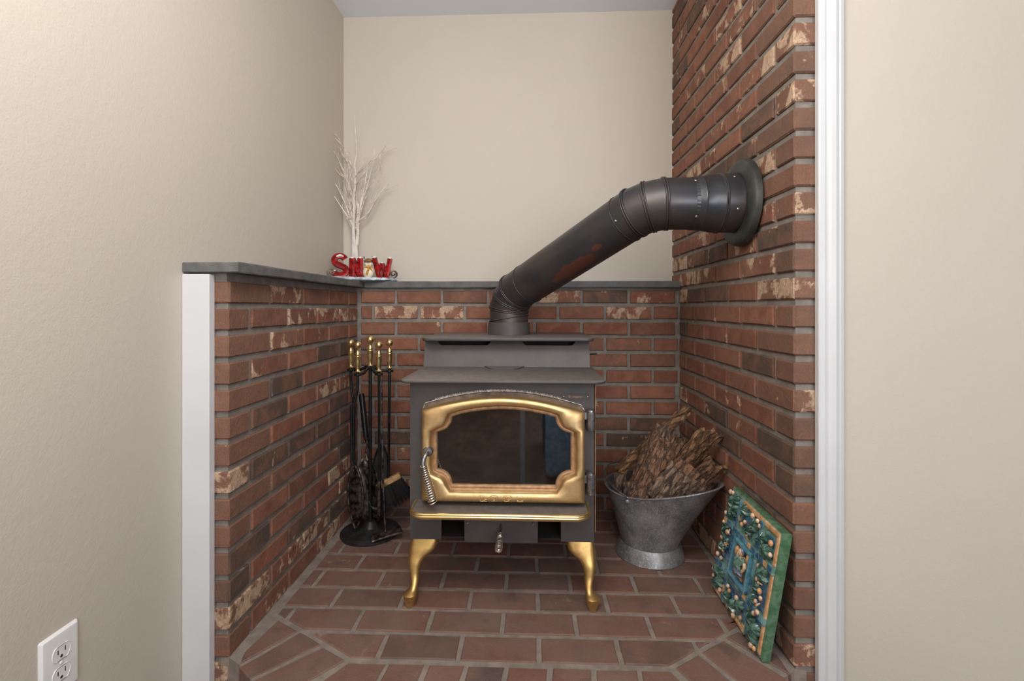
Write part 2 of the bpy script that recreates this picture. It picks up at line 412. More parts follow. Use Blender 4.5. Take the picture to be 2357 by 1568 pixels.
# ---- casings
b = MB().bevbox(-.849, -.7806, 1.148, 1.171, ZF, .9465, .002)
struct('trim_1', b, M['white'], 'plain white board covering the end of the low left brick wall', 'trim')
prof = [(0, .014), (.003, .017), (.014, .017), (.0155, .013), (.019, .0125), (.022, .016), (.028, .0185), (.038, .019), (.044, .0165), (.0455, .012), (.049, .0115), (.052, .014), (.060, .011), (.0635, .008), (.0638, 0), (0, 0)]
rings = [[Vector((.679+px, 1.18-.001-py, z)) for px, py in prof] for z in (ZF, ZC)]
struct('trim_2', MB().loft(rings), M['white'], 'ribbed white casing running floor to ceiling beside the tall brick wall', 'trim')

# ================================================================ BRICKWORK
CH, BL, BH, J = .0677, .200, .0535, .0125
_cache = {}
def brick_mesh(l, h, var, d=.045):
    key = (round(l, 3), round(h, 3), var, d)
    if key in _cache: return _cache[key]
    rr = random.Random(hash(key[:3]) & 0xffff); j = .0011
    def rim(inset, y, jj):
        a, c = l/2-inset, h/2-inset
        pts = [(-a, -c), (-a*.35, -c), (a*.35, -c), (a, -c), (a, 0), (a, c), (a*.35, c), (-a*.35, c), (-a, c), (-a, 0)]
        return [Vector((x+rr.uniform(-jj, jj), y, z+rr.uniform(-jj, jj))) for x, z in pts]
    mb = MB().loft([rim(0, d, 0), rim(0, .0035, j), rim(.0030, 0, j)], True, False, True)
    me = bpy.data.meshes.new('brick'); me.from_pydata([tuple(v) for v in mb.v], [], mb.f)
    me.materials.append(M['brick'])
    bm = bmesh.new(); bm.from_mesh(me); bmesh.ops.recalc_face_normals(bm, faces=bm.faces); bm.to_mesh(me); bm.free()
    _cache[key] = me; return me
def tone(o, spec=None, ptan=.12, pdark=.12):
    if spec is None:
        q = R.random()
        if q < ptan: spec = (R.uniform(0, .25), R.uniform(.55, 1.0), R.random())
        elif q < ptan+pdark: spec = (R.uniform(.75, 1), R.choice([0, .15, .3, .4]), R.random())
        else: spec = (max(0, R.uniform(-.6, .28)), R.choice([0, 0, 0, .15, .3]), R.random()**1.5)
    o.color = (*spec, 1)
def brick(parent, side, p0, p1, zb, h=BH, spec=None, ptan=.16, pdark=.12):
    """one stretcher from p0 to p1 along the wall"""
    l = (p1-p0)-J
    if l < .012: return
    o = bpy.data.objects.new('brick', brick_mesh(l, h, R.randrange(4))); C.objects.link(o); o.parent = parent
    m = (p0+p1)/2; jz = R.uniform(-.0008, .0008); pr = R.uniform(-.0012, .0012)
    if side == 'back': o.location = (m, YB+pr, zb+h/2+jz); rz = 0
    elif side == 'left': o.location = (XL+pr, m, zb+h/2+jz); rz = PI/2
    else: o.location = (XR+pr, m, zb+h/2+jz); rz = -PI/2
    o.rotation_euler = (0, R.uniform(-.004, .004), rz+R.uniform(-.004, .004))
    tone(o, spec, ptan, pdark); return o
T = lambda a=.8: (.1, a, .5)        # tan-patched
D = lambda t=.15: (.95, t, .5)      # dark
B_ = (.15, 0, 1.0)                  # brown
RD = (0, 0, 0)
z0L, z0R, z0B = H+.0111, H+.0196, H+.0185
# back
wb = struct('wall_back_brick', MB().box(XL-.1, XR+.07, YB+.0065, WB, -.02, .928), M['mortar'], 'low brick wall of red stretchers under the stone ledge behind the stove', 'wall')
spB = {(0,2):(.5,0,1),(0,4):T(.85),(0,5):D(.2),(0,6):(.0,.55,.2),(1,1):T(1.),(1,2):T(.85),(1,6):T(.75),(8,6):D(),(8,5):(.6,0,1),(4,6):B_,(10,6):D(.2),(12,1):T(1.0),(12,0):T(.9),(5,0):B_,(3,0):B_}
for k in range(14):
    off = -.580 if k % 2 == 0 else -.680
    js = [XL]+[off+BL*i for i in range(-1, 8) if XL+.02 < off+BL*i < XR-.02]+[XR]
    for i in range(len(js)-1):
        brick(wb, 'back', js[i]+(J/2 if i == 0 else 0), js[i+1]-(J*.8 if i == len(js)-2 and k % 2 == 0 else 0), z0B-k*CH, spec=spB.get((k, i), None), ptan=.03, pdark=.05)
# left
wl = struct('wall_left_brick', MB().box(WL+.001, XL-.0065, YF+.006, WB, ZF, .928), M['mortar'], 'low brick wall on the left side of the hearth under the stone ledge', 'wall')
spL = {(0,0):B_,(1,3):T(.7),(1,4):T(.8),(3,1):T(.55),(3,3):D(.35),(3,4):D(.2),(4,1):D(.2),(5,3):T(.85),(5,4):T(.6),(7,0):T(.8),(7,1):D(.35),(7,3):D(.4),(7,4):D(),
       (9,3):T(.5),(9,4):D(),(8,1):(.35,.4,.8),(10,0):D(.1),(11,0):D(.1),(11,2):D(.35),(12,0):T(.95),(12,1):T(.75),(11,4):T(.9),(12,2):T(.9),(13,1):(0,.6,.2),(13,2):(0,.3,0),(10,4):T(.6)}
def quoin(parent, side, k, zb, ylen, spec, h=BH):
    if side == 'left': x0, x1 = WL+.006, XL
    else: x0, x1 = XR, XR+.09
    pr = R.uniform(-.001, .001)
    mb = MB().bevbox(x0+pr, x1+pr, YFq+pr, YFq+ylen-J/2, zb, zb+h, .0032, .0007)
    o = ob('brick', mb, M['brick'], parent); o.color = (*spec, 1)
YFq = YF
qL = {0:(.1,.28,1),7:T(.75),6:(.1,.45,.6),12:T(.95),11:(.45,.1,1),14:T(.95),10:(.1,.35,1)}
for k in range(18):
    base = 1.3654 if k % 2 == 0 else 1.2654
    js = [base+BL*i for i in range(6) if base+BL*i < YB-.02]+[YB]
    if k < 14:
        for i in range(len(js)-1):
            brick(wl, 'left', js[i], js[i+1], z0L-k*CH, spec=spL.get((k, i+1), None), ptan=.13, pdark=.10)
    fs = spL.get((k, 0)); q = qL.get(k, (R.uniform(0, .15), 0, R.uniform(.2, 1)))
    if k >= 14: js[0] = 1.2654
    if fs:                                  # return face differs from the front face: two half bricks butted at the arris
        mb = MB().bevbox(WL+.006, XL-.004, YF, YF+.05, z0L-k*CH, z0L-k*CH+BH, .003, .0006)
        o = ob('brick', mb, M['brick'], wl); o.color = (*q, 1)
        mb = MB().bevbox(XL-.05, XL, YF+.003, js[0]-J/2, z0L-k*CH, z0L-k*CH+BH, .003, .0006)
        o = ob('brick', mb, M['brick'], wl); o.color = (*fs, 1)
    else: quoin(wl, 'left', k, z0L-k*CH, js[0]-YF, q)
# right, full height
wr = struct('wall_right_brick', MB().box(XR+.0065, .72, 1.186, WB+.02, ZF, ZC), M['mortar'], 'tall brick wall on the right that carries the stove pipe flange', 'wall')
YFq = 1.18
spR = {(0,0):T(.9),(0,1):RD,(0,2):D(.4),(0,3):D(.1),(0,4):T(1.),(3,1):D(.2),(6,0):D(.25),(7,0):D(.1),(7,2):(.7,.1,1),(6,2):D(.45),(-3,1):T(.9),(-3,0):T(.75),(-5,1):T(.95),(-2,0):D(.3),
       (-2,1):T(.7),(-2,2):D(.35),(-2,3):(.55,.4,1),(-2,4):T(.95),(-1,1):T(.7),(-1,0):(.5,0,1),(-1,2):(0,.2,.6),(-6,2):D(.2),(-7,0):T(.85),(-8,1):T(.7),(-9,1):T(.85),(-8,2):T(.55),(-10,2):T(.7),
       (2,3):(.1,0,1),(2,4):D(),(1,0):(0,.4,.3),(1,3):(.1,.35,.9),(1,4):(.1,.3,.9),(5,2):(0,.45,.2),(4,0):(0,.2,0),(8,3):(.5,0,.5),(9,4):D(),(8,0):(0,0,0),(10,1):(0,.3,.5),(-12,3):T(.9),(-4,4):T(.6),(-3,3):T(.85),(-7,3):T(.8),(-13,2):T(.9)}
qR = {-9:T(.9),-8:(.35,.3,1),-7:T(.7),-3:T(.75),0:T(.6),4:T(.85),7:(.8,0,.6),8:RD,13:T(1.),10:(.0,.4,.2),-4:RD}
for k in range(-20, 18):
    zb = z0R-k*CH; h = BH
    if zb+h > ZC: h = ZC-zb-.002
    if h < .01: continue
    base = 1.3758 if k % 2 == 0 else 1.2758
    yend = WB if k < 0 else YB
    js = [base+BL*i for i in range(6) if base+BL*i < yend-.02]+[yend]
    if k < 14:
        for i in range(len(js)-1):
            a1 = js[i+1]+(J/2 if (i == len(js)-2 and k < 0) else 0)
            brick(wr, 'right', js[i], a1, zb, h, spec=spR.get((k, i+1), None), ptan=.20 if k < 0 else .07, pdark=.08)
    fs = spR.get((k, 0)); q = qR.get(k, (R.uniform(.15, .45), 0, R.uniform(.5, 1)))
    if k >= 14: js[0] = 1.2758
    YFq = 1.18
    mb = MB().bevbox(XR+(.003 if fs else 0), .70, YFq, YFq+(.05 if fs else js[0]-YFq-J/2), zb, zb+h, .004, .0007)
    o = ob('brick', mb, M['brick'], wr); o.color = (*q, 1)
    if fs:
        mb = MB().bevbox(XR, XR+.05, YFq+.004, js[0]-J/2, zb, zb+h, .003, .0006)
        o = ob('brick', mb, M['brick'], wr); o.color = (*fs, 1)

# ---- bluestone ledge
def slab(poly, z0, z1, name, label):
    n = len(poly); mb = MB(); pts = []
    for i in range(n):                        # subdivide the rim and chip it a little
        a, c = Vector((*poly[i], 0)), Vector((*poly[(i+1) % n], 0)); m = max(1, int((c-a).length/.03))
        for q in range(m):
            p = a.lerp(c, q/m); 
            if q: p += Vector((R.uniform(-.0012, .0012), R.uniform(-.0012, .0012), 0))
            pts.append(p)
    cen = sum(pts, Vector())/len(pts)
    def ring(z, ins): return [Vector((p.x, p.y, z+R.uniform(-.0006, .0006)))+(cen-p).normalized()*ins for p in pts]
    mb.loft([ring(z0, .003), ring(z0+.003, 0), ring(z1-.003, 0), ring(z1, .003)])
    return struct(name, mb, M['slate'], label, 'ledge')
slab([(WL, 1.150), (-.709, 1.150), (-.709, 1.66), (WL, 1.66)], .950, .9765, 'trim_3', 'front grey bluestone slab capping the low left brick wall')
slab([(WL, 1.662), (-.709, 1.662), (-.712, 2.048), (-.712, WB), (WL, WB)], .950, .9765, 'trim_4', 'inner grey bluestone slab in the back left corner under the decorations')
slab([(-.710, 2.050), (.630, 2.050), (.630, WB), (-.710, WB)], .950, .9765, 'trim_5', 'long grey bluestone slab capping the brick wall behind the stove')
mb = MB().box(WL+.002, XL-.0075, YF+.003, WB, .926, .9505).box(XL-.09, XR+.01, YB+.004, WB-.01, .926, .9505)
struct('trim_6', mb, M['mortar'], 'grey mortar bed under the bluestone ledge', 'mortar')

# ---- hearth
hp = [(XL-.02, 1.171), (-.745, 1.171), (-.700, 1.146), (-.508, .980), (.408, .980), (.592, 1.154), (.631, 1.18), (.66, 1.18), (.66, YB+.02), (XL-.02, YB+.02)]
hearth = struct('floor_hearth', MB().prism(hp, ZF, -.0030), M['grout'], 'raised hearth of dark red brick pavers set in grey mortar', 'hearth')
def shrink(poly, g):
    n = len(poly); out = []
    ar = sum(poly[i][0]*poly[(i+1) % n][1]-poly[(i+1) % n][0]*poly[i][1] for i in range(n))
    if ar < 0: poly = poly[::-1]
    for i in range(n):
        p0, p1, p2 = Vector(poly[i-1]), Vector(poly[i]), Vector(poly[(i+1) % n])
        d1, d2 = (p1-p0).normalized(), (p2-p1).normalized()
        n1, n2 = Vector((-d1.y, d1.x)), Vector((-d2.y, d2.x)); m = (n1+n2).normalized()
        out.append(p1+m*(g/max(.35, m.dot(n1))))
    return out
def paver(poly, spec=None, depth=.060, g=.0062):
    q = shrink(poly, g); q2 = shrink([tuple(p) for p in q], .003)
    def rim(pp, z, jj):
        r_ = []
        for i in range(len(pp)):
            a, c = pp[i], pp[(i+1) % len(pp)]
            for t in ((0, .33, .67) if (c-a).length > .12 else (0, .5)):
                p = a.lerp(c, t); r_.append(Vector((p.x+rj[len(r_)][0]*jj, p.y+rj[len(r_)][1]*jj, z)))
        return r_
    rj = [(R.uniform(-1, 1), R.uniform(-1, 1)) for _ in range(24)]
    t = R.uniform(-.0008, .0010)
    mb = MB().loft([rim(q, -depth, .0012), rim(q, -.0022+t, .0012), rim(q2, t, .0012)], True, False, True)
    c = sum((Vector((p[0], p[1], 0)) for p in poly), Vector())/len(poly)
    me = bpy.data.meshes.new('brick'); me.from_pydata([tuple(v-c) for v in mb.v], [], mb.f); me.materials.append(M['paver'])
    bm = bmesh.new(); bm.from_mesh(me); bmesh.ops.recalc_face_normals(bm, faces=bm.faces); bm.to_mesh(me); bm.free()
    o = bpy.data.objects.new('brick', me); C.objects.link(o); o.parent = hearth; o.location = c
    o.color = (*(spec or (R.choice([0, 0, .2, .55]), R.choice([0, 0, 0, .2, .4]), R.random())), 1); return o
def clip(poly, a, c):            # keep the side left of a->c
    out = []; a, c = Vector(a), Vector(c); d = c-a
    sd = lambda p: d.x*(p[1]-a.y)-d.y*(p[0]-a.x)
    for i in range(len(poly)):
        p, q = poly[i], poly[(i+1) % len(poly)]; s1, s2 = sd(p), sd(q)
        if s1 >= 0: out.append(p)
        if s1*s2 < 0:
            t = s1/(s1-s2); out.append((p[0]+(q[0]-p[0])*t, p[1]+(q[1]-p[1])*t))
    return out
mL, mR = ((-.7104, 1.334), (-.4417, 1.1735)), ((.3370, 1.1755), (.5582, 1.326))   # mitres, left and right
for j in range(9):
    y0, y1 = 1.175+.0997*j, 1.175+.0997*(j+1)
    off = -.377 if j % 2 == 0 else -.275
    js = [XL+.028]+[off+BL*i for i in range(-2, 6) if XL+.05 < off+BL*i < XR-.05]+[XR-.010]
    for i in range(len(js)-1):
        p = [(js[i], y0), (js[i+1], y0), (js[i+1], y1), (js[i], y1)]
        if y0 < 1.34:
            p = clip(p, mL[1], (mL[0][0]-.3*.2687/.161*.1, mL[0][1]+.3*.1)) if False else clip(p, mL[1], mL[0]) if False else p
            # keep what lies beyond the mitre lines
            p = clip(p, mL[0], mL[1]); p = clip(p, mR[0], mR[1])
        if len(p) >= 3:
            ar = abs(sum(p[a][0]*p[(a+1) % len(p)][1]-p[(a+1) % len(p)][0]*p[a][1] for a in range(len(p))))/2
            if ar > .0012: paver(p, (R.choice([0, .3, .7]), 0, 1) if (i == 2 and j == 0) else None)
# front headers
hx = [-.3554, -.2565, -.1608, -.0633, .0411, .1452, .2525]
paver([(-.4448, 1.1690), (hx[0]+.012, 1.169), (hx[0]-.01, .968), (-.575, .968)], (0, .3, .2))
for i in range(6): paver([(hx[i]+.008, 1.169), (hx[i+1]+.008, 1.169), (hx[i+1]-.012, .968), (hx[i]-.012, .968)][:4], [(0, .2, 0), (0, .25, 0), (1, .45, 0), (0, .1, 0), (0, 0, 0), (0, 0, 0)][i])
paver([(hx[6]+.008, 1.169), (.3377, 1.171), (.43, .968), (hx[6]-.012, .968)], (.1, .2, .2))
# angled bricks, left and right
paver([(-.7067, 1.137), (-.6127, 1.272), (-.7000, 1.3240), (-.722, 1.19)], (0, .1, .3))
paver([(-.7067, 1.137), (-.653, 1.0955), (-.5273, 1.2250), (-.6127, 1.2760)], (.45, .15, .2))
paver([(-.653, 1.0955), (-.575, 1.020), (-.4450, 1.172), (-.5273, 1.2200)], (.25, .35, .3))
paver([(.6200, 1.145), (.504, 1.290), (.5582, 1.322), (.62, 1.23)], (.5, 0, .6))
paver([(.6115, 1.1455), (.504, 1.285), (.4218, 1.2325), (.5055, 1.0786)], (0, .15, .2))
paver([(.5055, 1.0800), (.4218, 1.2300), (.3420, 1.178), (.43, 1.00)], (.1, .3, .3))

# ================================================================ WOOD STOVE
SX = -.0845
stove = thing('wood_stove', 'grey steel wood stove with brass-framed glass door and brass legs', 'stove', (SX, 1.70, 0))
bx0, bx1, bf, bb = -.3585, .1895, 1.435, 2.0
S = MB()
S.box(bx0, bx0+.006, bf+.0008, bb, .172, .648).box(bx1-.006, bx1, bf+.0008, bb, .172, .648).box(bx0, bx1, bb-.006, bb, .172, .648)
S.box(bx0, bx1, bf+.001, bb, .286, .291)
# front plate with an opening behind the door
def rect_ring(x0, x1, z0, z1, y): return [Vector((x0, y, z0)), Vector((x1, y, z0)), Vector((x1, y, z1)), Vector((x0, y, z1))]
ox0, ox1, oz0, oz1 = -.29, .13, .34, .57
S.loft([rect_ring(bx0, bx1, .285, .648, bf), rect_ring(ox0, ox1, oz0, oz1, bf), rect_ring(ox0, ox1, oz0, oz1, bf+.03)], True, False, False)
S.box(bx0, -.2644, bf, bf+.006, .172, .285).box(.0913, bx1, bf, bf+.006, .172, .285)
ob('body', S, M['stove'], stove)
F = MB().box(ox0-.01, ox1+.01, 1.80, 1.805, oz0-.03, oz1+.03).box(ox0-.012, ox0-.006, bf+.02, 1.80, oz0-.03, oz1+.03).box(ox1+.006, ox1+.012, bf+.02, 1.80, oz0-.03, oz1+.03).box(ox0-.01, ox1+.01, bf+.02, 1.80, oz0-.036, oz0-.03).box(ox0-.01, ox1+.01, bf+.02, 1.80, oz1+.03, oz1+.036)
ob('firebox', F, M['firebrick'], stove)
A = MB().box(bx0+.01, bx1-.01, bf+.008, 1.62, .172, .178).box(bx0+.01, bx1-.01, 1.60, 1.606, .172, .29)
ob('ash_box', A, M['dark'], stove)
ob('air_panel', MB().bevbox(-.1953, .0233, bf-.006, bf+.002, .168, .292, .0012), M['stove'], stove)
for x in (-.184, .010):
    ob('screw', MB().lathe([(.0045, 0), (.0045, -.0015), (.003, -.003), (.0016, -.003), (.0014, -.001)], (x, bf-.006, .226), 12, Matrix.Rotation(-PI/2, 3, 'X')), M['steel'], stove, True)
def plate(x0, x1, y0, y1, z0, z1, r=.03, fr=True, b_=.002, n=7):
    pts = []
    for cx, cy, a0, rr in ((x1-r, y0+r, -PI/2, r), (x1-.004, y1-.004, 0, .004), (x0+.004, y1-.004, PI/2, .004), (x0+r, y0+r, PI, r)):
        for i in range(n+1): a = a0+PI/2*i/n; pts.append((cx+rr*math.cos(a), cy+rr*math.sin(a)))
    cx, cy = (x0+x1)/2, (y0+y1)/2
    def ring(z, ins): return [Vector((cx+(x-cx)*(1-ins/abs(x1-cx)), cy+(y-cy)*(1-ins/abs(y1-cy)), z)) for x, y in pts]
    return MB().loft([ring(z0, b_), ring(z0+b_, 0), ring(z1-b_, 0), ring(z1, b_)])
o = ob('lower_top_plate', plate(-.379, .219, 1.375, 1.705, .647, .6555, .034), M['stove'], stove, True, 50)
o = ob('upper_top_plate', plate(-.3795, .2225, 1.668, 2.03, .748, .7600, .030), M['stove'], stove, True, 50)
# sloped convection panel with two long slots under the upper plate
pf = lambda x, t: Vector((x, 1.700+.030*t, .655+.0935*t))
SP = MB()
sx0, sx1 = -.377, .2100
zs = .80
slots = [(-.335, -.137), (-.032, .165)]
def slot_z(x):
    for a, c in slots:
        if a <= x <= c: return zs+.20*(1-min(1, min(x-a, c-x)/.020))**2
    return 1.0
outl = [(sx0, 0), (sx1, 0), (sx1, 1)]
for a, c in reversed(slots):
    outl += [(c+.0001, 1)]+[(c-(c-a)*i/24, slot_z(c-(c-a)*i/24)) for i in range(1, 24)]+[(a-.0001, 1)]
outl.append((sx0, 1))
SP.loft([[pf(x, t) for x, t in outl], [pf(x, t)+Vector((0, .003, 0)) for x, t in outl]])
ob('sloped_panel', SP, M['stove'], stove)
ob('convection_box', MB().box(sx0+.004, sx1-.004, 1.775, bb, .655, .749).box(sx0+.002, sx0+.006, 1.735, 1.78, .655, .748).box(sx1-.006, sx1-.002, 1.735, 1.78, .655, .748), M['dark'], stove)
# raised tab in front of the slope
tb = MB().loft([[Vector((x, y, z)) for x, y in ((-.160, 1.699), (-.020, 1.699), (-.040, 1.645), (-.056, 1.634), (-.125, 1.634), (-.140, 1.645))] for z in (.6556, .6585)])
ob('damper_tab', tb, M['stove'], stove)
ob('side_shield', MB().box(.1915, .1935, bf-.002, 1.90, .205, .646).box(.1895, .1915, 1.55, 1.56, .3, .32), M['tan_metal'], stove)
ob('side_rod', MB().tube([(.205, 1.80, .690), (.247, 1.80, .694)], .0028, 8).tube([(.205, 1.80, .680), (.205, 1.80, .700)], .003, 8), M['black'], stove)
# collar
CX, CY = -.083, 1.905
ob('flue_collar', MB().lathe([(.083, .759), (.083, .765), (.0815, .806), (.0795, .807), (.0795, .765), (.070, .7615)], (CX, CY, 0), 40), M['stove'], stove, True)
# badge
bz = .6015
def stadium(x0, x1, z0, z1, y, ins=0, n=8):
    r = (z1-z0)/2-ins; cz = (z0+z1)/2; pts = []
    for i in range(n+1): a = -PI/2+PI*i/n; pts.append(Vector((x1-(z1-z0)/2+r*math.cos(a), y, cz+r*math.sin(a))))
    for i in range(n+1): a = PI/2+PI*i/n; pts.append(Vector((x0+(z1-z0)/2+r*math.cos(a), y, cz+r*math.sin(a))))
    return pts
bd = ob('badge', MB().loft([stadium(.0915, .178, bz-.0078, bz+.0078, bf), stadium(.0915, .178, bz-.0078, bz+.0078, bf-.003), stadium(.0915, .178, bz-.0078, bz+.0078, bf-.003, .0022), stadium(.0915, .178, bz-.0078, bz+.0078, bf-.0015, .0026)]), M['stove'], stove)
for x in (.0995, .170): ob('rivet', MB().ball((x, bf-.002, bz), .0036, 12, 6, (1, .6, 1)), M['steel'], bd, True)
def text(name, s, size, loc, rot, mat, parent, ext=.0006, bev=.0002, offset=0.0, sx=1.0):
    cu = bpy.data.curves.new(name, 'FONT'); cu.body = s; cu.size = size; cu.extrude = ext; cu.bevel_depth = bev; cu.offset = offset
    cu.align_x = 'CENTER'; cu.align_y = 'CENTER'; cu.resolution_u = 4
    t = bpy.data.objects.new('tmp', cu); C.objects.link(t)
    dg = bpy.context.evaluated_depsgraph_get(); me = bpy.data.meshes.new_from_object(t.evaluated_get(dg))
    bpy.data.objects.remove(t)
    mt = Matrix.Translation(Vector(loc)-(root_loc(parent) if parent else Vector()))@rot.to_4x4()@Matrix.Diagonal((sx, 1, 1, 1))
    me.transform(mt); me.materials.clear(); me.materials.append(mat)
    o = bpy.data.objects.new(name, me); C.objects.link(o)
    if parent: o.parent = parent
    return o
RX = Matrix.Rotation(PI/2, 3, 'X')
text('lettering', 'Endeavor', .0098, (.1345, bf-.0022, bz), RX, M['tan_metal'], bd, .0006, .0001, 0, 1.15)

# ---- door
def arc(p0, pk, p1, n):       # circle-ish arc through three points (x,z)
    (x0, z0), (xm, zm), (x1, z1) = p0, pk, p1; out = []
    for i in range(n+1):
        t = i/n; x = x0+(x1-x0)*t; zl = z0+(z1-z0)*t
        out.append((x, zl+(zm-(z0+z1)/2)*4*t*(1-t)*(1-.10*(1-2*t)**2)))
    return out
gx0, gx1 = -.2712, .1174
cx_, cz_ = (gx0+gx1)/2, .445
# glass outline: counter-clockwise from bottom left, corners notched by quarter rounds of the frame
rn = .044
def qarc(cx, cz, a0, a1, n=8, r=rn): return [(cx+r*math.cos(a0+(a1-a0)*i/n), cz+r*math.sin(a0+(a1-a0)*i/n)) for i in range(n+1)]
gl = []
gl += qarc(gx0, .3485, PI/2, 0)                                # bottom-left notch
gl += [(gx0+rn+(gx1-gx0-2*rn)*i/10, .3485) for i in range(1, 10)]
gl += qarc(gx1, .3485, PI, PI/2)
gl += [(gx1, .3925+(.501-.3925)*i/6) for i in range(1, 6)]
gl += qarc(gx1, .545, -PI/2, -PI)
gl += [(x, z) for x, z in arc((gx1-rn, .5465), (cx_, .5675), (gx0+rn, .5475), 12)[1:-1]]
gl += qarc(gx0, .545, 0, -PI/2)
gl += [(gx0, .501-(.501-.3925)*i/6) for i in range(1, 6)]
N = len(gl)
def outer_pt(x, z, grow=0):
    """where the ray from the door's middle through (x,z) meets the outer edge"""
    L_, R_, Bm = -.3148-grow, .1571+grow, .3032-grow
    dx, dz = x-cx_, z-cz_
    best = 1e9
    if dx < 0: best = min(best, (L_-cx_)/dx)
    if dx > 0: best = min(best, (R_-cx_)/dx)
    if dz < 0: best = min(best, (Bm-cz_)/dz)
    lo, hi = .5, best
    if dz > 0:
        def top(x_): t = (x_-L_)/(R_-L_); return .5685-.004*t+.0405*4*t*(1-t)*(1-.12*(1-2*t)**2)+grow
        for q in range(40):
            mid = (lo+hi)/2
            if cz_+dz*mid > top(cx_+dx*mid): hi = mid
            else: lo = mid
        best = hi
    return (cx_+dx*best, cz_+dz*best)
def offs(pts, d):
    n = len(pts); out = []
    for i in range(n):
        a, c = Vector(pts[i-1]), Vector(pts[(i+1) % n]); t = (c-a).normalized()
        out.append((pts[i][0]+t.y*d, pts[i][1]-t.x*d))
    return out
# snap the angles of the outer corners: choose outer points nearest to corners
outer = [outer_pt(*p) for p in gl]
for cnr in ((-.3148, .3032), (.1571, .3032), (.1571, .5645), (-.3148, .5685)):
    i = min(range(N), key=lambda q: (Vector(outer[q])-Vector(cnr)).length); outer[i] = cnr
def lerp2(a, c, t): return [(p[0]+(q[0]-p[0])*t, p[1]+(q[1]-p[1])*t) for p, q in zip(a, c)]
def rg(pts, y): return [Vector((x, y, z)) for x, z in pts]
o17 = offs(gl, .0165); o21 = offs(gl, .0215)
roll = [(0, 1.3812), (.25, 1.3800), (.5, 1.3802), (.75, 1.3825), (.92, 1.3880)]
def ysurf(t):
    for (a, ya), (c, yc) in zip(roll, roll[1:]):
        if t <= c: return ya+(yc-ya)*max(0, t-a)/(c-a)
    return 1.3880+(t-.92)*.1
door = ob('door', MB().loft([rg(offs(gl, .0125), 1.4010), rg(offs(gl, .0140), 1.3990), rg(offs(gl, .0155), 1.3900), rg(offs(gl, .0180), 1.3835)]+[rg(lerp2(o21, outer, t), y) for t, y in roll]+[rg(outer, 1.3960), rg(outer, 1.4200), rg(lerp2(o21, outer, .9), 1.4250)], True, False, False), M['brass'], stove, True, 60)
ob('inner_border', MB().loft([rg(gl, 1.4120), rg(offs(gl, .0015), 1.4045), rg(offs(gl, .0060), 1.4020), rg(offs(gl, .0100), 1.4035), rg(offs(gl, .0130), 1.4005)], True, False, False), M['tan_metal'], door, True, 60)
ob('glass', MB().add(rg(offs(gl, .004), 1.4125), [tuple(range(N))]), M['glass'], door)
def grown(p, top, side):
    a, c = outer_pt(*p), outer_pt(*p, grow=.01); d = Vector(c)-Vector(a)
    return (a[0]+max(-side, min(side, d.x)), a[1]+(top*min(1, max(0, d.y)/.008) if d.y > 0 else max(-.001, d.y)))
bfo = [grown(p, .0095, .0016) for p in gl]
ob('back_frame', MB().loft([rg(offs(gl, .02), 1.4185), rg(bfo, 1.4185), rg(bfo, 1.4350), rg(gl, 1.4350), rg(gl, 1.4200), rg(offs(gl, .02), 1.4185)], True, False, False), M['frame_grey'], door)
# gasket
G = MB()
gk = [grown(p, .0105, .0022) for p in gl]
G.tube([Vector((x, 1.4310, z)) for x, z in gk], [.0022 if (z > .59 or x < -.31 and z < .56) else .0010 for x, z in gk], 6, True)
def tuft(x, z, dx, dz, l):
    a = R.uniform(-.9, .9); p = Vector((x, 1.4265+R.uniform(-.003, .003), z)); d = Vector((dx*math.cos(a)-dz*math.sin(a), R.uniform(-.4, .1), dx*math.sin(a)+dz*math.cos(a)))
    q = p+d*l; s_ = Vector((-d.z, 0, d.x)).normalized()*.0009
    G.add([p-s_, p+s_, p+s_*.6+Vector((0, -.0012, 0)), q], [(0, 1, 3), (1, 2, 3), (2, 0, 3)])
for i in range(N):
    a, c = gk[i], gk[(i+1) % N]
    ln = math.dist(a, c); t = Vector((c[0]-a[0], c[1]-a[1])).normalized(); nx, nz = t.y, -t.x
    topside = nz > .8 and -.27 < a[0] < .12
    leftside = nx < -.9
    if topside or leftside:
        for q in range(int(ln*(2600 if topside else 900))):
            u_ = R.random(); tuft(a[0]+(c[0]-a[0])*u_, a[1]+(c[1]-a[1])*u_, nx, nz, R.uniform(.003, .0095) if topside else R.uniform(.0015, .0032))
ob('gasket', G, M['gasket'], door)
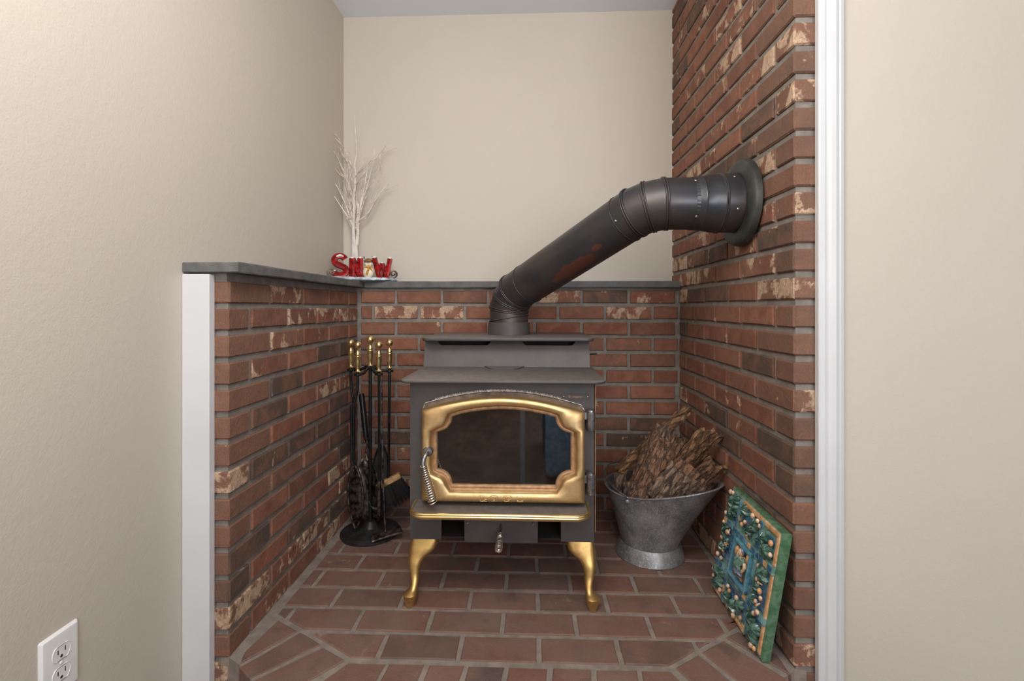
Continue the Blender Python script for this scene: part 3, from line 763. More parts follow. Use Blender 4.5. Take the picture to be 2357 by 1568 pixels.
# raised letters on the lower rail: outlined slab capitals
def outline_letter(strokes, x, z, sx, sz, y):
    mb = MB()
    for st, closed in strokes: mb.tube([Vector((x+a*sx, ysurf((.327-(z+c*sz))/.0238)-.0002, z+c*sz)) for a, c in st], .0009, 6, closed)
    return mb
def slabI(x0=0., x1=1.): return [(x0, 0), (x1, 0), (x1, .22), (x0+.72*(x1-x0), .24), (x0+.72*(x1-x0), .76), (x1, .78), (x1, 1), (x0, 1), (x0, .78), (x0+.28*(x1-x0), .76), (x0+.28*(x1-x0), .24), (x0, .22)]
LE = [(-.1425, .0185, [([(0, 0), (1, 0), (1, .38), (.78, .38), (.74, .24), (.50, .22), (.50, .78), (.62, .80), (.62, 1), (0, 1), (0, .80), (.14, .78), (.14, .22), (0, .20)], True)]),
      (-.1150, .0240, [([(.5+.5*math.cos(2*PI*i/20), .5+.55*math.sin(2*PI*i/20)) for i in range(20)], True), ([(.5+.22*math.cos(2*PI*i/14), .5+.26*math.sin(2*PI*i/14)) for i in range(14)], True)]),
      (-.0735, .0215, [([(0, 0), (.62, 0), (.62, .2), (.46, .22), (.46, .36), (.72, .38), (.95, .5), (1, .70), (.94, .88), (.72, 1), (0, 1), (0, .80), (.14, .78), (.14, .22), (0, .20)], True), ([(.46, .54), (.64, .56), (.70, .68), (.64, .80), (.46, .82)], True)]),
      (-.0365, .0165, [(slabI(), True)])]
for x, sx, st in LE: ob('letter', outline_letter(st, x, .3088, sx, .0180, 1.3860), M['brass'], door, True)
# handle
hd = MB()
hd.lathe([(.0140, .004), (.0140, -.009), (.0120, -.0115), (.004, -.0125)], (-.2935, 1.388, .4505), 20, Matrix.Rotation(-PI/2, 3, 'X'))
hpath = [(-.2935, 1.380, .4505), (-.2940, 1.364, .4490), (-.2965, 1.358, .4440), (-.3000, 1.354, .4370), (-.3015, 1.352, .4270), (-.3000, 1.350, .4150), (-.2890, 1.346, .3750), (-.2765, 1.342, .3320)]
hd.tube(hpath, [.0055, .0058, .0060, .0060, .0060, .0056, .0050, .0045], 12)
handle = ob('handle', hd, M['steel'], door, True)
def helix(p0, p1, r0, r1, turns, wire, n=14, tight=None):
    p0, p1 = Vector(p0), Vector(p1); d = (p1-p0); u = d.orthogonal().normalized(); w_ = d.normalized().cross(u); pts = []
    T_ = int(turns*n)
    for i in range(T_+1):
        t = i/T_; tt = t if not tight else t**tight
        r = r0+(r1-r0)*(t if t < .8 else .8-(t-.8)*1.2)
        a = 2*PI*i/n; pts.append(p0+d*tt+(u*math.cos(a)+w_*math.sin(a))*r)
    return MB().tube(pts, wire, 6)
ob('handle_coil', helix((-.3003, 1.3500, .4210), (-.2715, 1.343, .3180), .0078, .0150, 17, .0016, 16, 1.15), M['coil'], door, True)
# hinges
for zt, zb_ in ((.5720, .5085), (.3890, .3225)):
    hg = MB(); hx_ = .1765
    zm = (zt-.006+zb_)/2
    hg.lathe([(.0125, zb_), (.0135, zb_+.002), (.0135, zm-.0008), (.0122, zm-.0006), (.0122, zm+.0006), (.0135, zm+.0008), (.0135, zt-.010), (.0110, zt-.009), (.0105, zt-.005), (.006, zt-.0012), (.001, zt)], (hx_, 1.412, 0), 20)
    hg.box(.150, hx_, 1.408, 1.416, zm+.003, zt-.012).box(hx_, .1885, 1.410, bf, zb_+.002, zm-.002)
    ob('hinge', hg, M['steel'], door, True)
# ash shelf with brass edge
shp = []
for cx, cy, a0, rr, cnt in ((.1665-.045, 1.3290+.045, -PI/2, .045, 9), (-.3385+.045, 1.3290+.045, PI, .045, 9)):
    seg_ = [(cx+rr*math.cos(a0+PI/2*i/cnt), cy+rr*math.sin(a0+PI/2*i/cnt)) for i in range(cnt+1)]
    shp.append(seg_)
edge = [(.1665, 1.425)]+shp[0][::-1]+shp[1][::-1]+[(-.3385, 1.425)]
poly = edge+[(-.3385, 1.436), (.1665, 1.436)]
shelf = ob('ash_shelf', MB().prism(poly[::-1], .282, .2915), M['stove'], stove)
eb = MB().tube([Vector((x, y, .2905)) for x, y in edge], .0052, 10).tube([Vector((x, y, .2810)) for x, y in edge], .0034, 8)
inn = [(.1665, 1.425)]+[(x*1, y) for x, y in edge[1:-1]]+[(-.3385, 1.425)]
eb.tube([Vector((x*1.002+.0002, y-.002, .2855)) for x, y in edge], .0050, 8)
ob('brass_edge', eb, M['brass_bright'], shelf, True, 80)
# damper knob
dk = ob('damper_rod', MB().tube([(-.0860, bf-.004, .2230), (-.0860, bf-.012, .2200), (-.0860, 1.405, .2080), (-.0868, 1.352, .1960)], .0034, 10), M['steel'], stove, True)
ob('damper_coil', helix((-.0862, 1.404, .2075), (-.0870, 1.336, .1925), .0050, .0118, 13, .0012, 14), M['coil'], dk, True)
# cabriole legs
def leg_rings(cxs, m=1, ydir=1):
    rings = []
    for z, cx, cy, rx, ry, sq in cxs:
        ring = []
        for j in range(24):
            a = 2*PI*j/24; cc, ss = math.cos(a), math.sin(a); e = 2/sq
            ring.append(Vector((m*(cx+rx*abs(cc)**e*(1 if cc >= 0 else -1))+SX, cy+ry*abs(ss)**e*(1 if ss >= 0 else -1), z)))
        rings.append(ring)
    return rings
def leg(m, yo, flip=1):
    # z, x from stove centre (left leg, negative), y, half widths, squareness
    L_ = [(.1715, -.234, 1.478, .0395, .040, 6), (.164, -.2345, 1.477, .0405, .041, 6), (.148, -.2370, 1.474, .0420, .043, 4.5), (.136, -.2420, 1.466, .0390, .040, 3.5), (.126, -.2500, 1.455, .0310, .031, 3), (.114, -.2560, 1.444, .0240, .025, 2.6), (.100, -.2590, 1.436, .0190, .021, 2.4),
          (.082, -.2585, 1.429, .0150, .0165, 2.3), (.064, -.2560, 1.422, .0125, .0140, 2.2), (.054, -.2550, 1.413, .0108, .0125, 2.1), (.046, -.2562, 1.408, .0110, .0135, 2), (.040, -.2590, 1.401, .0145, .0170, 2), (.0362, -.2625, 1.394, .0192, .0205, 2), (.0345, -.2635, 1.392, .0204, .0210, 2), (.0330, -.2635, 1.392, .0202, .0208, 2), (.018, -.2635, 1.392, .0172, .0178, 2), (.004, -.2635, 1.392, .0130, .0135, 2), (.000, -.2635, 1.392, .0115, .012, 2)]
    if flip < 0: L_ = [(z, cx, 3.432-cy, rx, ry, sq) for z, cx, cy, rx, ry, sq in L_]
    return MB().loft(leg_rings(L_, m))
for m, fl in ((1, 1), (-1, 1), (1, -1), (-1, -1)):
    ob('leg', leg(m, 0, fl), M['brass_leg'], stove, True, 50)

# ================================================================ STOVE PIPE
pipe = thing('stove_pipe', 'blackened steel stove pipe bending from stove top into right brick wall', 'stove pipe', (CX, CY, .807))
A_, B2 = Vector((CX, CY, .908)), Vector((.348, 1.445, 1.171)); E_ = Vector((.612, 1.445, 1.171))
up = Vector((0, 0, 1)); dAB = (B2-A_).normalized(); ex = (E_-B2).normalized()
def elbow(P, d0, d1, Rb, nj):
    ang = d0.angle(d1); t = Rb*math.tan(ang/2); ax = d0.cross(d1).normalized(); pc = P-d0*t
    ctr = pc+(ax.cross(d0)).normalized()*Rb; out = []
    for i in range(nj):
        a = ang*(i+.5)/nj
        v = Matrix.Rotation(a, 3, ax) @ (pc-ctr)
        out.append(ctr+v/math.cos(ang/nj/2) if nj > 1 else P)
    return out
j1 = elbow(A_, up, dAB, .105, 3); j2 = elbow(B2, dAB, ex, .150, 3)
jp = [Vector((CX, CY, .795))]+j1+j2+[Vector((.475, 1.445, 1.171))]
def sweep(points, r, n=48):
    d = [(points[i+1]-points[i]).normalized() for i in range(len(points)-1)]
    u = Vector((1, 0, 0)) if abs(d[0].z) > .5 else d[0].orthogonal().normalized(); w_ = d[0].cross(u)
    ring = [points[0]+(u*math.cos(2*PI*j/n)+w_*math.sin(2*PI*j/n))*r for j in range(n)]; rings = [ring]
    for i in range(1, len(points)):
        nn = (d[i-1]+d[i]).normalized() if i < len(d) else d[i-1]
        ring = [p+d[i-1]*((points[i]-p).dot(nn)/d[i-1].dot(nn)) for p in ring]; rings.append(ring)
    return rings
rings = sweep(jp, .0755)
def seg_obj(name, ra, rb, n=10):
    rr = [[p.lerp(q, i/n) for p, q in zip(ra, rb)] for i in range(n+1)]
    return ob(name, MB().loft(rr, True, False, False), M['pipe'], pipe, True, 70)
names = ['elbow_section']*3+['straight_section']+['elbow_section']*3
for i, nme in enumerate(names): seg_obj(nme, rings[i], rings[i+1], 12 if nme[0] == 's' else 3)
def bead(ring, off, r=.0028, grow=1.012):
    c = sum(ring, Vector())/len(ring)
    return MB().tube([c+(p-c)*grow+off for p in ring], r, 6, True)
for i in (1, 2, 3, 4, 5, 6):
    d = (jp[i+1]-jp[i]).normalized() if i != 4 else (jp[i]-jp[i-1]).normalized()
    mb = MB()
    for s_ in (-.0035, .0035):
        k2 = bead(rings[i], d*s_); mb.add(k2.v, k2.f)
    ob('seam_bead', mb, M['pipe'], pipe, True, 80)
# swivel seam low on the collar and slip joints on the long run
def ring_at(P, d, r, n=48, tilt=None):
    nn = tilt.normalized() if tilt else d; u = d.orthogonal().normalized(); w_ = d.cross(u); out = []
    for j in range(n):
        p = P+(u*math.cos(2*PI*j/n)+w_*math.sin(2*PI*j/n))*r
        out.append(p+d*((P-p).dot(nn)/d.dot(nn)))
    return out
mb = bead(ring_at(Vector((CX, CY, .822)), up, .0755, tilt=Vector((-.16, .05, 1))), Vector()); ob('seam_bead', mb, M['pipe'], pipe, True, 80)
for P_ in (j1[-1]+dAB*.075, j2[0]-dAB*.035):
    tl = (dAB+Vector((.0, 0, .20))) if P_ is not None else dAB
    ob('slip_joint', bead(ring_at(P_, dAB, .0755), Vector(), .0016, 1.008), M['pipe'], pipe, True, 80)
# adapter to the wall
prof = [(.475, .0755), (.478, .0775), (.492, .0780), (.495, .0795), (.500, .0782), (.525, .0830), (.545, .0850), (.5475, .0875), (.550, .0850), (.5525, .0875), (.555, .0850), (.600, .0850)]
def xring(x, r, n=48): return [Vector((x, 1.445+r*math.cos(2*PI*j/n), 1.171+r*math.sin(2*PI*j/n))) for j in range(n)]
ob('wall_adapter', MB().loft([xring(x, r) for x, r in prof], True, False, False), M['pipe'], pipe, True, 35)
ob('crimp', MB().loft([[Vector((x, 1.445+(r+(.0004 if j % 2 else 0))*math.cos(2*PI*j/96), 1.171+(r+(.0004 if j % 2 else 0))*math.sin(2*PI*j/96))) for j in range(96)] for x, r in ((.468, .0758), (.478, .0772))], True, False, False), M['pipe'], pipe)
ob('wall_flange', MB().loft([xring(x, r) for x, r in ((.600, .085), (.598, .090), (.600, .110), (.603, .119), (.607, .1235), (.613, .1255), (.624, .1265))], True, False, False), M['flange'], pipe, True, 28)
def screw(P, nrm, r=.0042):
    nrm = nrm.normalized(); q = nrm.to_track_quat('Z', 'Y').to_matrix()
    return MB().lathe([(r, 0), (r, .0018), (r*.7, .003), (r*.35, .003), (r*.3, .0015)], P, 12, q)
for x, r, a in ((.578, .085, -2.75), (.578, .085, 2.3), (.470, .0765, -2.45), (.470, .0765, 2.35)):
    nr = Vector((0, math.cos(a), math.sin(a))); ob('screw', screw(Vector((x, 1.445, 1.171))+nr*r, nr), M['steel'], pipe, True)
vd = (Vector((-.6, -1, -.25))); vd = (vd-dAB*vd.dot(dAB)).normalized()
ob('screw', screw(j2[0]-dAB*.028+vd*.0755, vd), M['steel'], pipe, True)
vd2 = Vector((-.75, -1, .0)); vd2.normalize()
for z_ in (.838, .868): ob('screw', screw(Vector((CX, CY, z_))+vd2*.0755, vd2, .003), M['pipe'], pipe, True)

# ================================================================ FIRE TOOLS
TX, TY = -.612, 1.832
stand = thing('fire_tool_stand', 'black round-based fire tool stand with brass knob in the left corner', 'tool stand', (TX, TY, 0))
ob('base', MB().lathe([(.108, .0), (.110, .004), (.110, .011), (.104, .0135), (.100, .0125), (.094, .0150), (.088, .0140), (.080, .0165), (.045, .020), (.030, .026), (.021, .040), (.016, .048), (.008, .050)], (TX, TY, 0), 48), M['base_black'], stand, True, 18)
ob('pole', MB().tube([(TX, TY, .045), (TX, TY, .640)], .0062, 12), M['black'], stand, True)
def brass_handle(x, y, z0, z1, s=1.0):
    L_ = z1-z0; p = [(.010, 0), (.0115, .02), (.0075, .05), (.0065, .08), (.0085, .20), (.0108, .36), (.0100, .48), (.0110, .50), (.0110, .53), (.0095, .54), (.0110, .56), (.0105, .60), (.0070, .66), (.0062, .70), (.0068, .72)]
    mb = MB().lathe([(r*s, z0+t*L_) for r, t in p], (x, y, 0), 20)
    mb.ball((x, y, z1-.0135*s), .0140*s, 20, 12); return mb
ob('brass_finial', brass_handle(TX, TY, .640, .757, 1.12), M['brass_bright'], stand, True, 60)
hooks = {'h1': (-.694, 1.850), 'h2': (-.645, 1.790), 'h3': (-.565, 1.790), 'h4': (-.546, 1.862)}
hz = {'h1': (.632, .742), 'h2': (.622, .738), 'h3': (.625, .738), 'h4': (.627, .742)}
br = MB()
for k_ in hooks:
    hx_, hy_ = hooks[k_]; z_ = hz[k_][0]-.004
    mid = Vector(((TX+hx_)/2, (TY+hy_)/2, z_-.002))
    br.tube([(TX, TY, .640), (TX+(hx_-TX)*.2, TY+(hy_-TY)*.2, .636), mid, (TX+(hx_-TX)*.78, TY+(hy_-TY)*.78, z_-.004), (hx_, hy_, z_-.004)], [.006, .0058, .0050, .0050, .0050], 8)
    br.lathe([(.013, z_-.009), (.015, z_-.006), (.015, z_-.003), (.012, z_-.001)], (hx_, hy_, 0), 14)
br.lathe([(.009, .626), (.012, .632), (.010, .641)], (TX, TY, 0), 14)
ob('bracket', br, M['black'], stand, True, 60)
# shovel (back left)
def P3(px, y, z): return Vector((px, y, z))
x_, y_ = hooks['h1']; za, zb_ = hz['h1']
t = thing('fireplace_shovel', 'black fireplace shovel with brass handle at back left of the stand', 'fire tool', (x_, y_, zb_))
ob('handle', brass_handle(x_, y_, za, zb_), M['brass_bright'], t, True, 60)
ob('shaft', MB().tube([(x_, y_, za), (x_+.001, y_, .560), (x_+.004, y_, .540), (x_+.012, y_-.003, .500), (x_+.014, y_-.004, .46), (x_+.013, y_-.004, .24)], .0050, 10), M['black'], t, True)
sh = MB(); rows = []
for i in range(9):
    t_ = i/8; z_ = .250-.200*t_; hw = .012+.034*min(1, (t_*2.2)**.8) if t_ < .9 else .040
    rows.append([Vector((x_+.030+.012*t_+hw*math.cos(PI*(.0+1.0*j/8)), y_-.010-.010*t_+.012*(1-math.sin(PI*j/8)*1.4), z_)) for j in range(9)])
sh.loft(rows, False, False, False)
o = ob('blade', sh, M['worn_iron'], t, True); m_ = o.modifiers.new('t', 'SOLIDIFY'); m_.thickness = .0022
# tongs (front left)
x_, y_ = hooks['h2']; za, zb_ = hz['h2']
t = thing('fireplace_tongs', 'black fireplace tongs with brass handle at front left of the stand', 'fire tool', (x_, y_, zb_))
ob('handle', brass_handle(x_, y_, za, zb_), M['brass_bright'], t, True, 60)
ob('shaft', MB().tube([(x_, y_, za), (x_, y_, .560), (x_-.004, y_, .540), (x_-.015, y_, .505), (x_-.016, y_, .47), (x_-.015, y_, .275)], .0050, 10), M['black'], t, True)
ob('shaft', MB().tube([(x_-.025, y_+.004, .500), (x_-.026, y_+.004, .47), (x_-.024, y_+.003, .285), (x_-.018, y_, .265)], .0050, 10), M['black'], t, True)
for sg, wd in ((-1, .024), (1, .026)):
    pts = []
    for i in range(13):
        q = i/12; z_ = .275-.235*q
        pts.append((x_-.014+sg*wd*math.sin(PI*min(1, q*1.02))**.75+(.010 if sg > 0 else .006)*q, y_+sg*.006, z_))
    ob('jaw', MB().tube(pts, [.0055-.0015*i/12 for i in range(13)], 8), M['worn_iron'], t, True)
# poker (front right)
x_, y_ = hooks['h3']; za, zb_ = hz['h3']
t = thing('fireplace_poker', 'black hooked poker with brass handle at front right of the stand', 'fire tool', (x_, y_, zb_))
ob('handle', brass_handle(x_, y_, za, zb_), M['brass_bright'], t, True, 60)
ob('shaft', MB().tube([(x_, y_, za), (x_+.001, y_, .205)], .0048, 10), M['black'], t, True)
pk = MB().tube([(x_+.001, y_, .215), (x_+.001, y_, .205), (x_+.001, y_, .13), (x_+.001, y_, .10), (x_+.002, y_, .075)], [.0075, .0085, .0075, .006, .0015], 10)
pk.tube([(x_, y_, .120), (x_-.006, y_, .113), (x_-.018, y_, .112), (x_-.030, y_, .122), (x_-.038, y_, .140)], [.006, .006, .005, .004, .0015], 8)
ob('hook', pk, M['worn_iron'], t, True)
# broom (back right)
x_, y_ = hooks['h4']; za, zb_ = hz['h4']
t = thing('hearth_brush', 'black bristled hearth brush with wooden head at back right of the stand', 'brush', (x_, y_, zb_))
ob('handle', brass_handle(x_, y_, za, zb_), M['brass_bright'], t, True, 60)
ob('shaft', MB().tube([(x_, y_, za), (x_-.004, y_, .20)], .0052, 10), M['black'], t, True)
ang = Matrix.Translation((x_-.002, y_, .190)) @ Matrix.Rotation(-.42, 4, 'Y') @ Matrix.Rotation(.25, 4, 'Z')
bh = MB().bevbox(-.048, .048, -.018, .018, -.011, .013, .008, seg=3, mat=ang)
ob('brush_head', bh, M['wood'], t, True, 60)
bs = MB()
for i in range(900):
    a, c = R.uniform(-.045, .045), R.uniform(-.014, .014)
    p = ang @ Vector((a, c, -.008)); q = ang @ Vector((a*1.45+R.uniform(-.006, .006), c*1.7+R.uniform(-.005, .005), -.095+R.uniform(-.012, .02)))
    s_ = Vector((R.uniform(-1, 1), R.uniform(-1, 1), 0)).normalized()*.0011
    bs.add([p-s_, p+s_, q+s_*.4, q-s_*.4], [(0, 1, 2, 3)])
bs.bevbox(-.044, .044, -.013, .013, -.080, -.008, .004, mat=ang)
tag(ob('bristles', bs, M['bristle'], t), kind='stuff')
# hoe leaning across the base
t = thing('ash_hoe', 'thin ash scraper with flat rusty blade resting over the stand base', 'fire tool', (-.548, 1.77, .03))
ob('shaft', MB().tube([(-.562, 1.815, .618), (-.557, 1.80, .40), (-.545, 1.780, .180), (-.532, 1.762, .040)], [.0032, .0034, .0040, .0044], 8), M['worn_iron'], t, True)
hm = Matrix.Translation((-.532, 1.762, .030)) @ Matrix.Rotation(.55, 4, 'Z') @ Matrix.Rotation(.22, 4, 'X') @ Matrix.Rotation(-.10, 4, 'Y')
ob('blade', MB().bevbox(-.054, .060, -.020, .020, -.004, .004, .003, .0012, mat=hm), M['worn_iron'], t)
# small ash shovel with a tube handle standing behind
t = thing('ash_shovel', 'small black scoop with a stubby tube handle standing behind the tongs', 'fire tool', (-.640, 1.88, 0))
ob('tube_handle', MB().tube([(-.672, 1.905, .520), (-.6705, 1.904, .515), (-.655, 1.895, .400), (-.648, 1.890, .350)], [.0095, .0110, .0110, .0100], 14), M['black'], t, True)
ob('neck', MB().tube([(-.648, 1.890, .350), (-.640, 1.888, .320), (-.648, 1.886, .290), (-.640, 1.884, .262)], [.008, .006, .005, .009], 8), M['worn_iron'], t, True)
rows = []
for i in range(9):
    q = i/8; z_ = .275-.235*q; hw = .016+.036*min(1, q*3.2)
    rows.append([Vector((-.640+.006*q+hw*(j/8*2-1), 1.880-.022*q+.016*(1-(j/8*2-1)**2)-.012, z_)) for j in range(9)])
o = ob('scoop', MB().loft(rows, False, False, False), M['worn_iron'], t, True); m_ = o.modifiers.new('t', 'SOLIDIFY'); m_.thickness = .002
# oval pan leaning behind
t = thing('ash_pan', 'dark oval ash pan leaning behind the fire tool stand pole', 'pan', (-.598, 1.93, 0))
om = Matrix.Translation((-.600, 1.915, .165)) @ Matrix.Rotation(-.16, 4, 'X')
rr = []
for sc2, d_ in ((1.0, .0), (.98, -.010), (.86, .002), (.5, .006), (.05, .006)):
    rr.append([om @ Vector((.036*sc2*math.cos(2*PI*j/28), d_, .150*sc2*math.sin(2*PI*j/28))) for j in range(28)])
ob('pan', MB().loft(rr), simple('dark_grey_pan', (.045,.043,.042), .5, .5), t, True, 40)

# ================================================================ COAL SCUTTLE
BC = Vector((.422, 1.725, 0))
bucket = thing('coal_scuttle', 'galvanized coal scuttle with pouring lip, full of bark', 'bucket', BC)
ua = math.radians(-42); U = Vector((math.cos(ua), math.sin(ua), 0)); V = Vector((-U.y, U.x, 0))
def scut(t, n=56, ins=0.0):
    """outline at height fraction t (0 = foot joint, 1 = rim)"""
    out = []
    for j in range(n):
        a = 2*PI*j/n; ca, sa = math.cos(a), math.sin(a)
        r0 = .098
        spout = max(0, ca)**3.0
        r1 = .150+.100*spout+.006*max(0, -ca)
        wv = 1.0-.10*spout
        e = t**1.15
        r = r0+(r1-r0)*e-ins
        zr = .250+.045*spout-.014*max(0, 1-abs(ca))*1.0-.012*max(0, -ca)
        z = .042+(zr-.042)*t
        out.append(BC+U*(r*ca)+V*(r*sa*wv*(1.0+.0*t))+Vector((0, 0, z)))
    return out
rings = [scut(i/14) for i in range(15)]+[scut(1, ins=.0022)]+[scut(1-i/10, ins=.0022) for i in range(1, 11)]
ob('body', MB().loft(rings, True, False, True), M['galv'], bucket, True, 60)
ob('rim', MB().tube(scut(1.0), .0030, 8, True), M['galv'], bucket, True)
ob('foot_ring', MB().lathe([(.117, 0), (.1185, .003), (.117, .006), (.106, .040), (.101, .048), (.096, .044), (.110, .004)], BC, 56), M['galv'], bucket, True, 40)
hb = []
pA, pB = BC+V*.150+Vector((0, 0, .238)), BC-V*.150+Vector((0, 0, .236))
for i in range(25):
    a = PI*i/24; c0 = (pA+pB)/2
    hb.append(c0+(pA-c0)*math.cos(a)-U*(math.sin(a)*.158)+Vector((0, 0, math.sin(a)*.042)))
ob('bail_handle', MB().tube(hb, .0030, 8).ball(pB, .0045, 10, 6).ball(pA, .0045, 10, 6), M['steel'], bucket, True)
lm = BC-V*.148+Vector((0, 0, .222)); ob('handle_ear', MB().ball(lm, .0075, 12, 8, (1, .5, .9)), M['galv'], bucket, True)

# ---- bark pieces
def bark_piece(name, label, p0, p1, w, curve, roll, mat, thick=.007, seed=1, taper=1.0, amp=1.0, nu=30, nv=20):
    """a curved shell of bark whose axis runs p0 -> p1; curve = opening angle of the arc (radians)"""
    p0, p1 = Vector(p0), Vector(p1); d = (p1-p0); L_ = d.length; d.normalize()
    fc = Vector((-.15, -1, .25)); fc = (fc-d*fc.dot(d)).normalized(); yv = -fc; xv = yv.cross(d).normalized()
    q = Matrix((xv, yv, d)).transposed() @ Matrix.Rotation(roll, 3, 'Z')
    rad = w/(2*math.sin(min(curve, PI)/2)) if curve > .05 else w*8
    sd = Vector((seed*7.3, seed*3.1, seed*1.7)); vs = []
    def P(i, j, inner):
        v = j/nv; u = i/nu
        lo, hi = .05*noise.noise(sd+Vector((v*4, 0, 0)))*2, 1+.05*noise.noise(sd+Vector((v*5, 9, 0)))*2+.035*noise.noise(sd+Vector((v*19, 5, 0)))
        h = L_*(lo+(hi-lo)*u)
        a = (v-.5)*curve*(1+(taper-1)*u)+.10*noise.noise(sd+Vector((u*5, v*2, 4)))
        s_ = v*max(w, rad*curve)+.012*noise.noise(sd+Vector((h*22, v*3, 7)))
        ridge = (1-abs(noise.noise(sd+Vector((s_*75, h*16, 0)))))*.0085*amp+noise.noise(sd+Vector((s_*190, h*70, 3)))*.0030
        r = rad+(ridge if not inner else -thick+ridge*.25)
        return q @ Vector((r*math.sin(a), -(r*math.cos(a)-rad), h))+p0
    for inner in (0, 1):
        for i in range(nu+1):
            for j in range(nv+1): vs.append(P(i, j, inner))
    M_ = (nu+1)*(nv+1); ix = lambda i, j, k_: k_*M_+i*(nv+1)+j; fs = []
    for i in range(nu):
        for j in range(nv):
            fs.append((ix(i, j, 0), ix(i+1, j, 0), ix(i+1, j+1, 0), ix(i, j+1, 0)))
            fs.append((ix(i, j, 1), ix(i, j+1, 1), ix(i+1, j+1, 1), ix(i+1, j, 1)))
    for i in range(nu):
        for j in (0, nv): fs.append((ix(i, j, 0), ix(i+1, j, 0), ix(i+1, j, 1), ix(i, j, 1)))
    for j in range(nv):
        for i in (0, nu): fs.append((ix(i, j, 0), ix(i, j+1, 0), ix(i, j+1, 1), ix(i, j, 1)))
    mid = (p0+p1)/2
    # store the mesh along its own axis so the grain follows the piece
    mb = MB().add(vs, fs)
    base = p0.copy(); me = bpy.data.meshes.new(name); me.from_pydata([tuple(q.inverted() @ (v-base)) for v in mb.v], [], mb.f)
    me.materials.append(mat); me.materials.append(M['bark_in'])
    for fi, pl_ in enumerate(me.polygons):
        pl_.material_index = 1 if (fi < 2*nu*nv and fi % 2 == 1) or fi >= 2*nu*nv+2*nu else 0
    bm = bmesh.new(); bm.from_mesh(me); bmesh.ops.recalc_face_normals(bm, faces=bm.faces)
    for f in bm.faces: f.smooth = True
    for e in bm.edges:
        if len(e.link_faces) == 2 and e.calc_face_angle(0) > .9: e.smooth = False
    bm.to_mesh(me); bm.free()
    o = bpy.data.objects.new(name, me); C.objects.link(o); o.location = base; o.rotation_euler = q.to_euler()
    return tag(o, label, 'firewood', 'pieces of bark in the coal scuttle')
BP = [      # label, foot, tip, width, arc, roll, material, thickness, seed
 ('large curled bark slab standing foremost in the scuttle', (.358,1.634,.155), (.480,1.665,.415), .118, 3.3, .0, 'bark', .008, 1),
 ('pointed grey sliver of bark inside the curl of the large slab', (.394,1.686,.209), (.481,1.715,.438), .060, 1.9, .3, 'bark_grey', .006, 2),
 ('tall inner bark slab right behind the large curled slab', (.412,1.683,.216), (.513,1.700,.417), .085, 1.8, -.2, 'bark', .007, 3),
 ('long thin pale stick of bark reaching highest', (.324,1.807,.257), (.559,1.750,.497), .036, 1.5, -.5, 'bark_in', .014, 4),
 ('orange-sided wedge of bark highest on the right', (.513,1.671,.307), (.588,1.590,.454), .074, .6, .5, 'bark_in', .016, 5),
 ('small curved flake of bark nearest the right brick wall', (.545,1.621,.277), (.595,1.565,.363), .058, 1.8, .2, 'bark', .007, 6),
 ('wide arched bark slab opening towards the pouring lip', (.490,1.620,.205), (.567,1.600,.318), .150, 2.3, .35, 'bark', .008, 7),
 ('broad grey bark slab lying low at the front right of the heap', (.440,1.598,.210), (.515,1.588,.318), .118, 1.9, .30, 'bark_grey', .008, 8),
 ('thin low chip of bark on the pouring lip', (.515,1.592,.250), (.560,1.582,.285), .050, .9, .2, 'bark_grey', .007, 9),
 ('rough lump of bark at the far left rim', (.318,1.741,.170), (.326,1.736,.272), .036, 2.4, .4, 'bark_grey', .014, 10),
 ('low bark chip just inside the left front rim', (.345,1.690,.150), (.352,1.668,.262), .048, 1.9, .1, 'bark_grey', .010, 11),
 ('square-ended bark block between the large slab and the orange wedge', (.516,1.678,.275), (.571,1.650,.380), .060, 1.2, .0, 'bark_grey', .022, 12),
 ('buried bark chip low in the middle of the heap', (.400,1.700,.200), (.500,1.690,.300), .130, 1.6, .0, 'bark', .012, 13),
]
for lb, p0, p1, w_, cv, rl, mt, th, sd in BP: bark_piece('bark_piece', lb, p0, p1, w_, cv, rl, M[mt], th, sd, nu=36, nv=36)

# ================================================================ CERAMIC PLAQUE
cTL, cTR, cBR, cBL = Vector((.600, 1.445, .339)), Vector((.590, 1.143, .341)), Vector((.566, 1.200, .001)), Vector((.566, 1.520, .001))
nP = ((cTR-cTL).cross(cBL-cTL)).normalized()
if nP.x > 0: nP = -nP
def PT(u, v, h=0): return (cBL*(1-u)+cBR*u)*(1-v)+(cTL*(1-u)+cTR*u)*v+nP*h
plq = thing('ceramic_plaque', 'green and blue glazed relief plaque leaning against the right brick wall', 'plaque', cBR)
def pbox(u0, u1, v0, v1, h0, h1, b_=.02, wob=0):
    def rg_(ins_u, ins_v, h): return [PT(u0+ins_u, v0+ins_v, h), PT(u1-ins_u, v0+ins_v, h), PT(u1-ins_u, v1-ins_v, h), PT(u0+ins_u, v1-ins_v, h)]
    bu, bv = b_*(u1-u0), b_*(v1-v0); m_ = min(bu, bv)
    return MB().loft([rg_(0, 0, h0), rg_(0, 0, h1-.001), rg_(m_, m_, h1)])
rim = []
for h_, ins in ((-.019, .006), (-.015, 0), (.0005, 0), (.003, .012)):
    ring = []
    for a, c in (((0, 0), (1, 0)), ((1, 0), (1, 1)), ((1, 1), (0, 1)), ((0, 1), (0, 0))):
        for i in range(10):
            t_ = i/10; u_, v_ = a[0]+(c[0]-a[0])*t_, a[1]+(c[1]-a[1])*t_
            wob = .006*noise.noise(Vector((u_*7, v_*7, 1)))
            u_ = .5+(u_-.5)*(1-2*ins+wob); v_ = .5+(v_-.5)*(1-2*ins+wob); ring.append(PT(u_, v_, h_))
    rim.append(ring)
ob('slab', MB().loft(rim), M['g_green'], plq, True, 30)
ob('field', pbox(.012, .982, .012, .988, .002, .0045), M['g_teal'], plq)
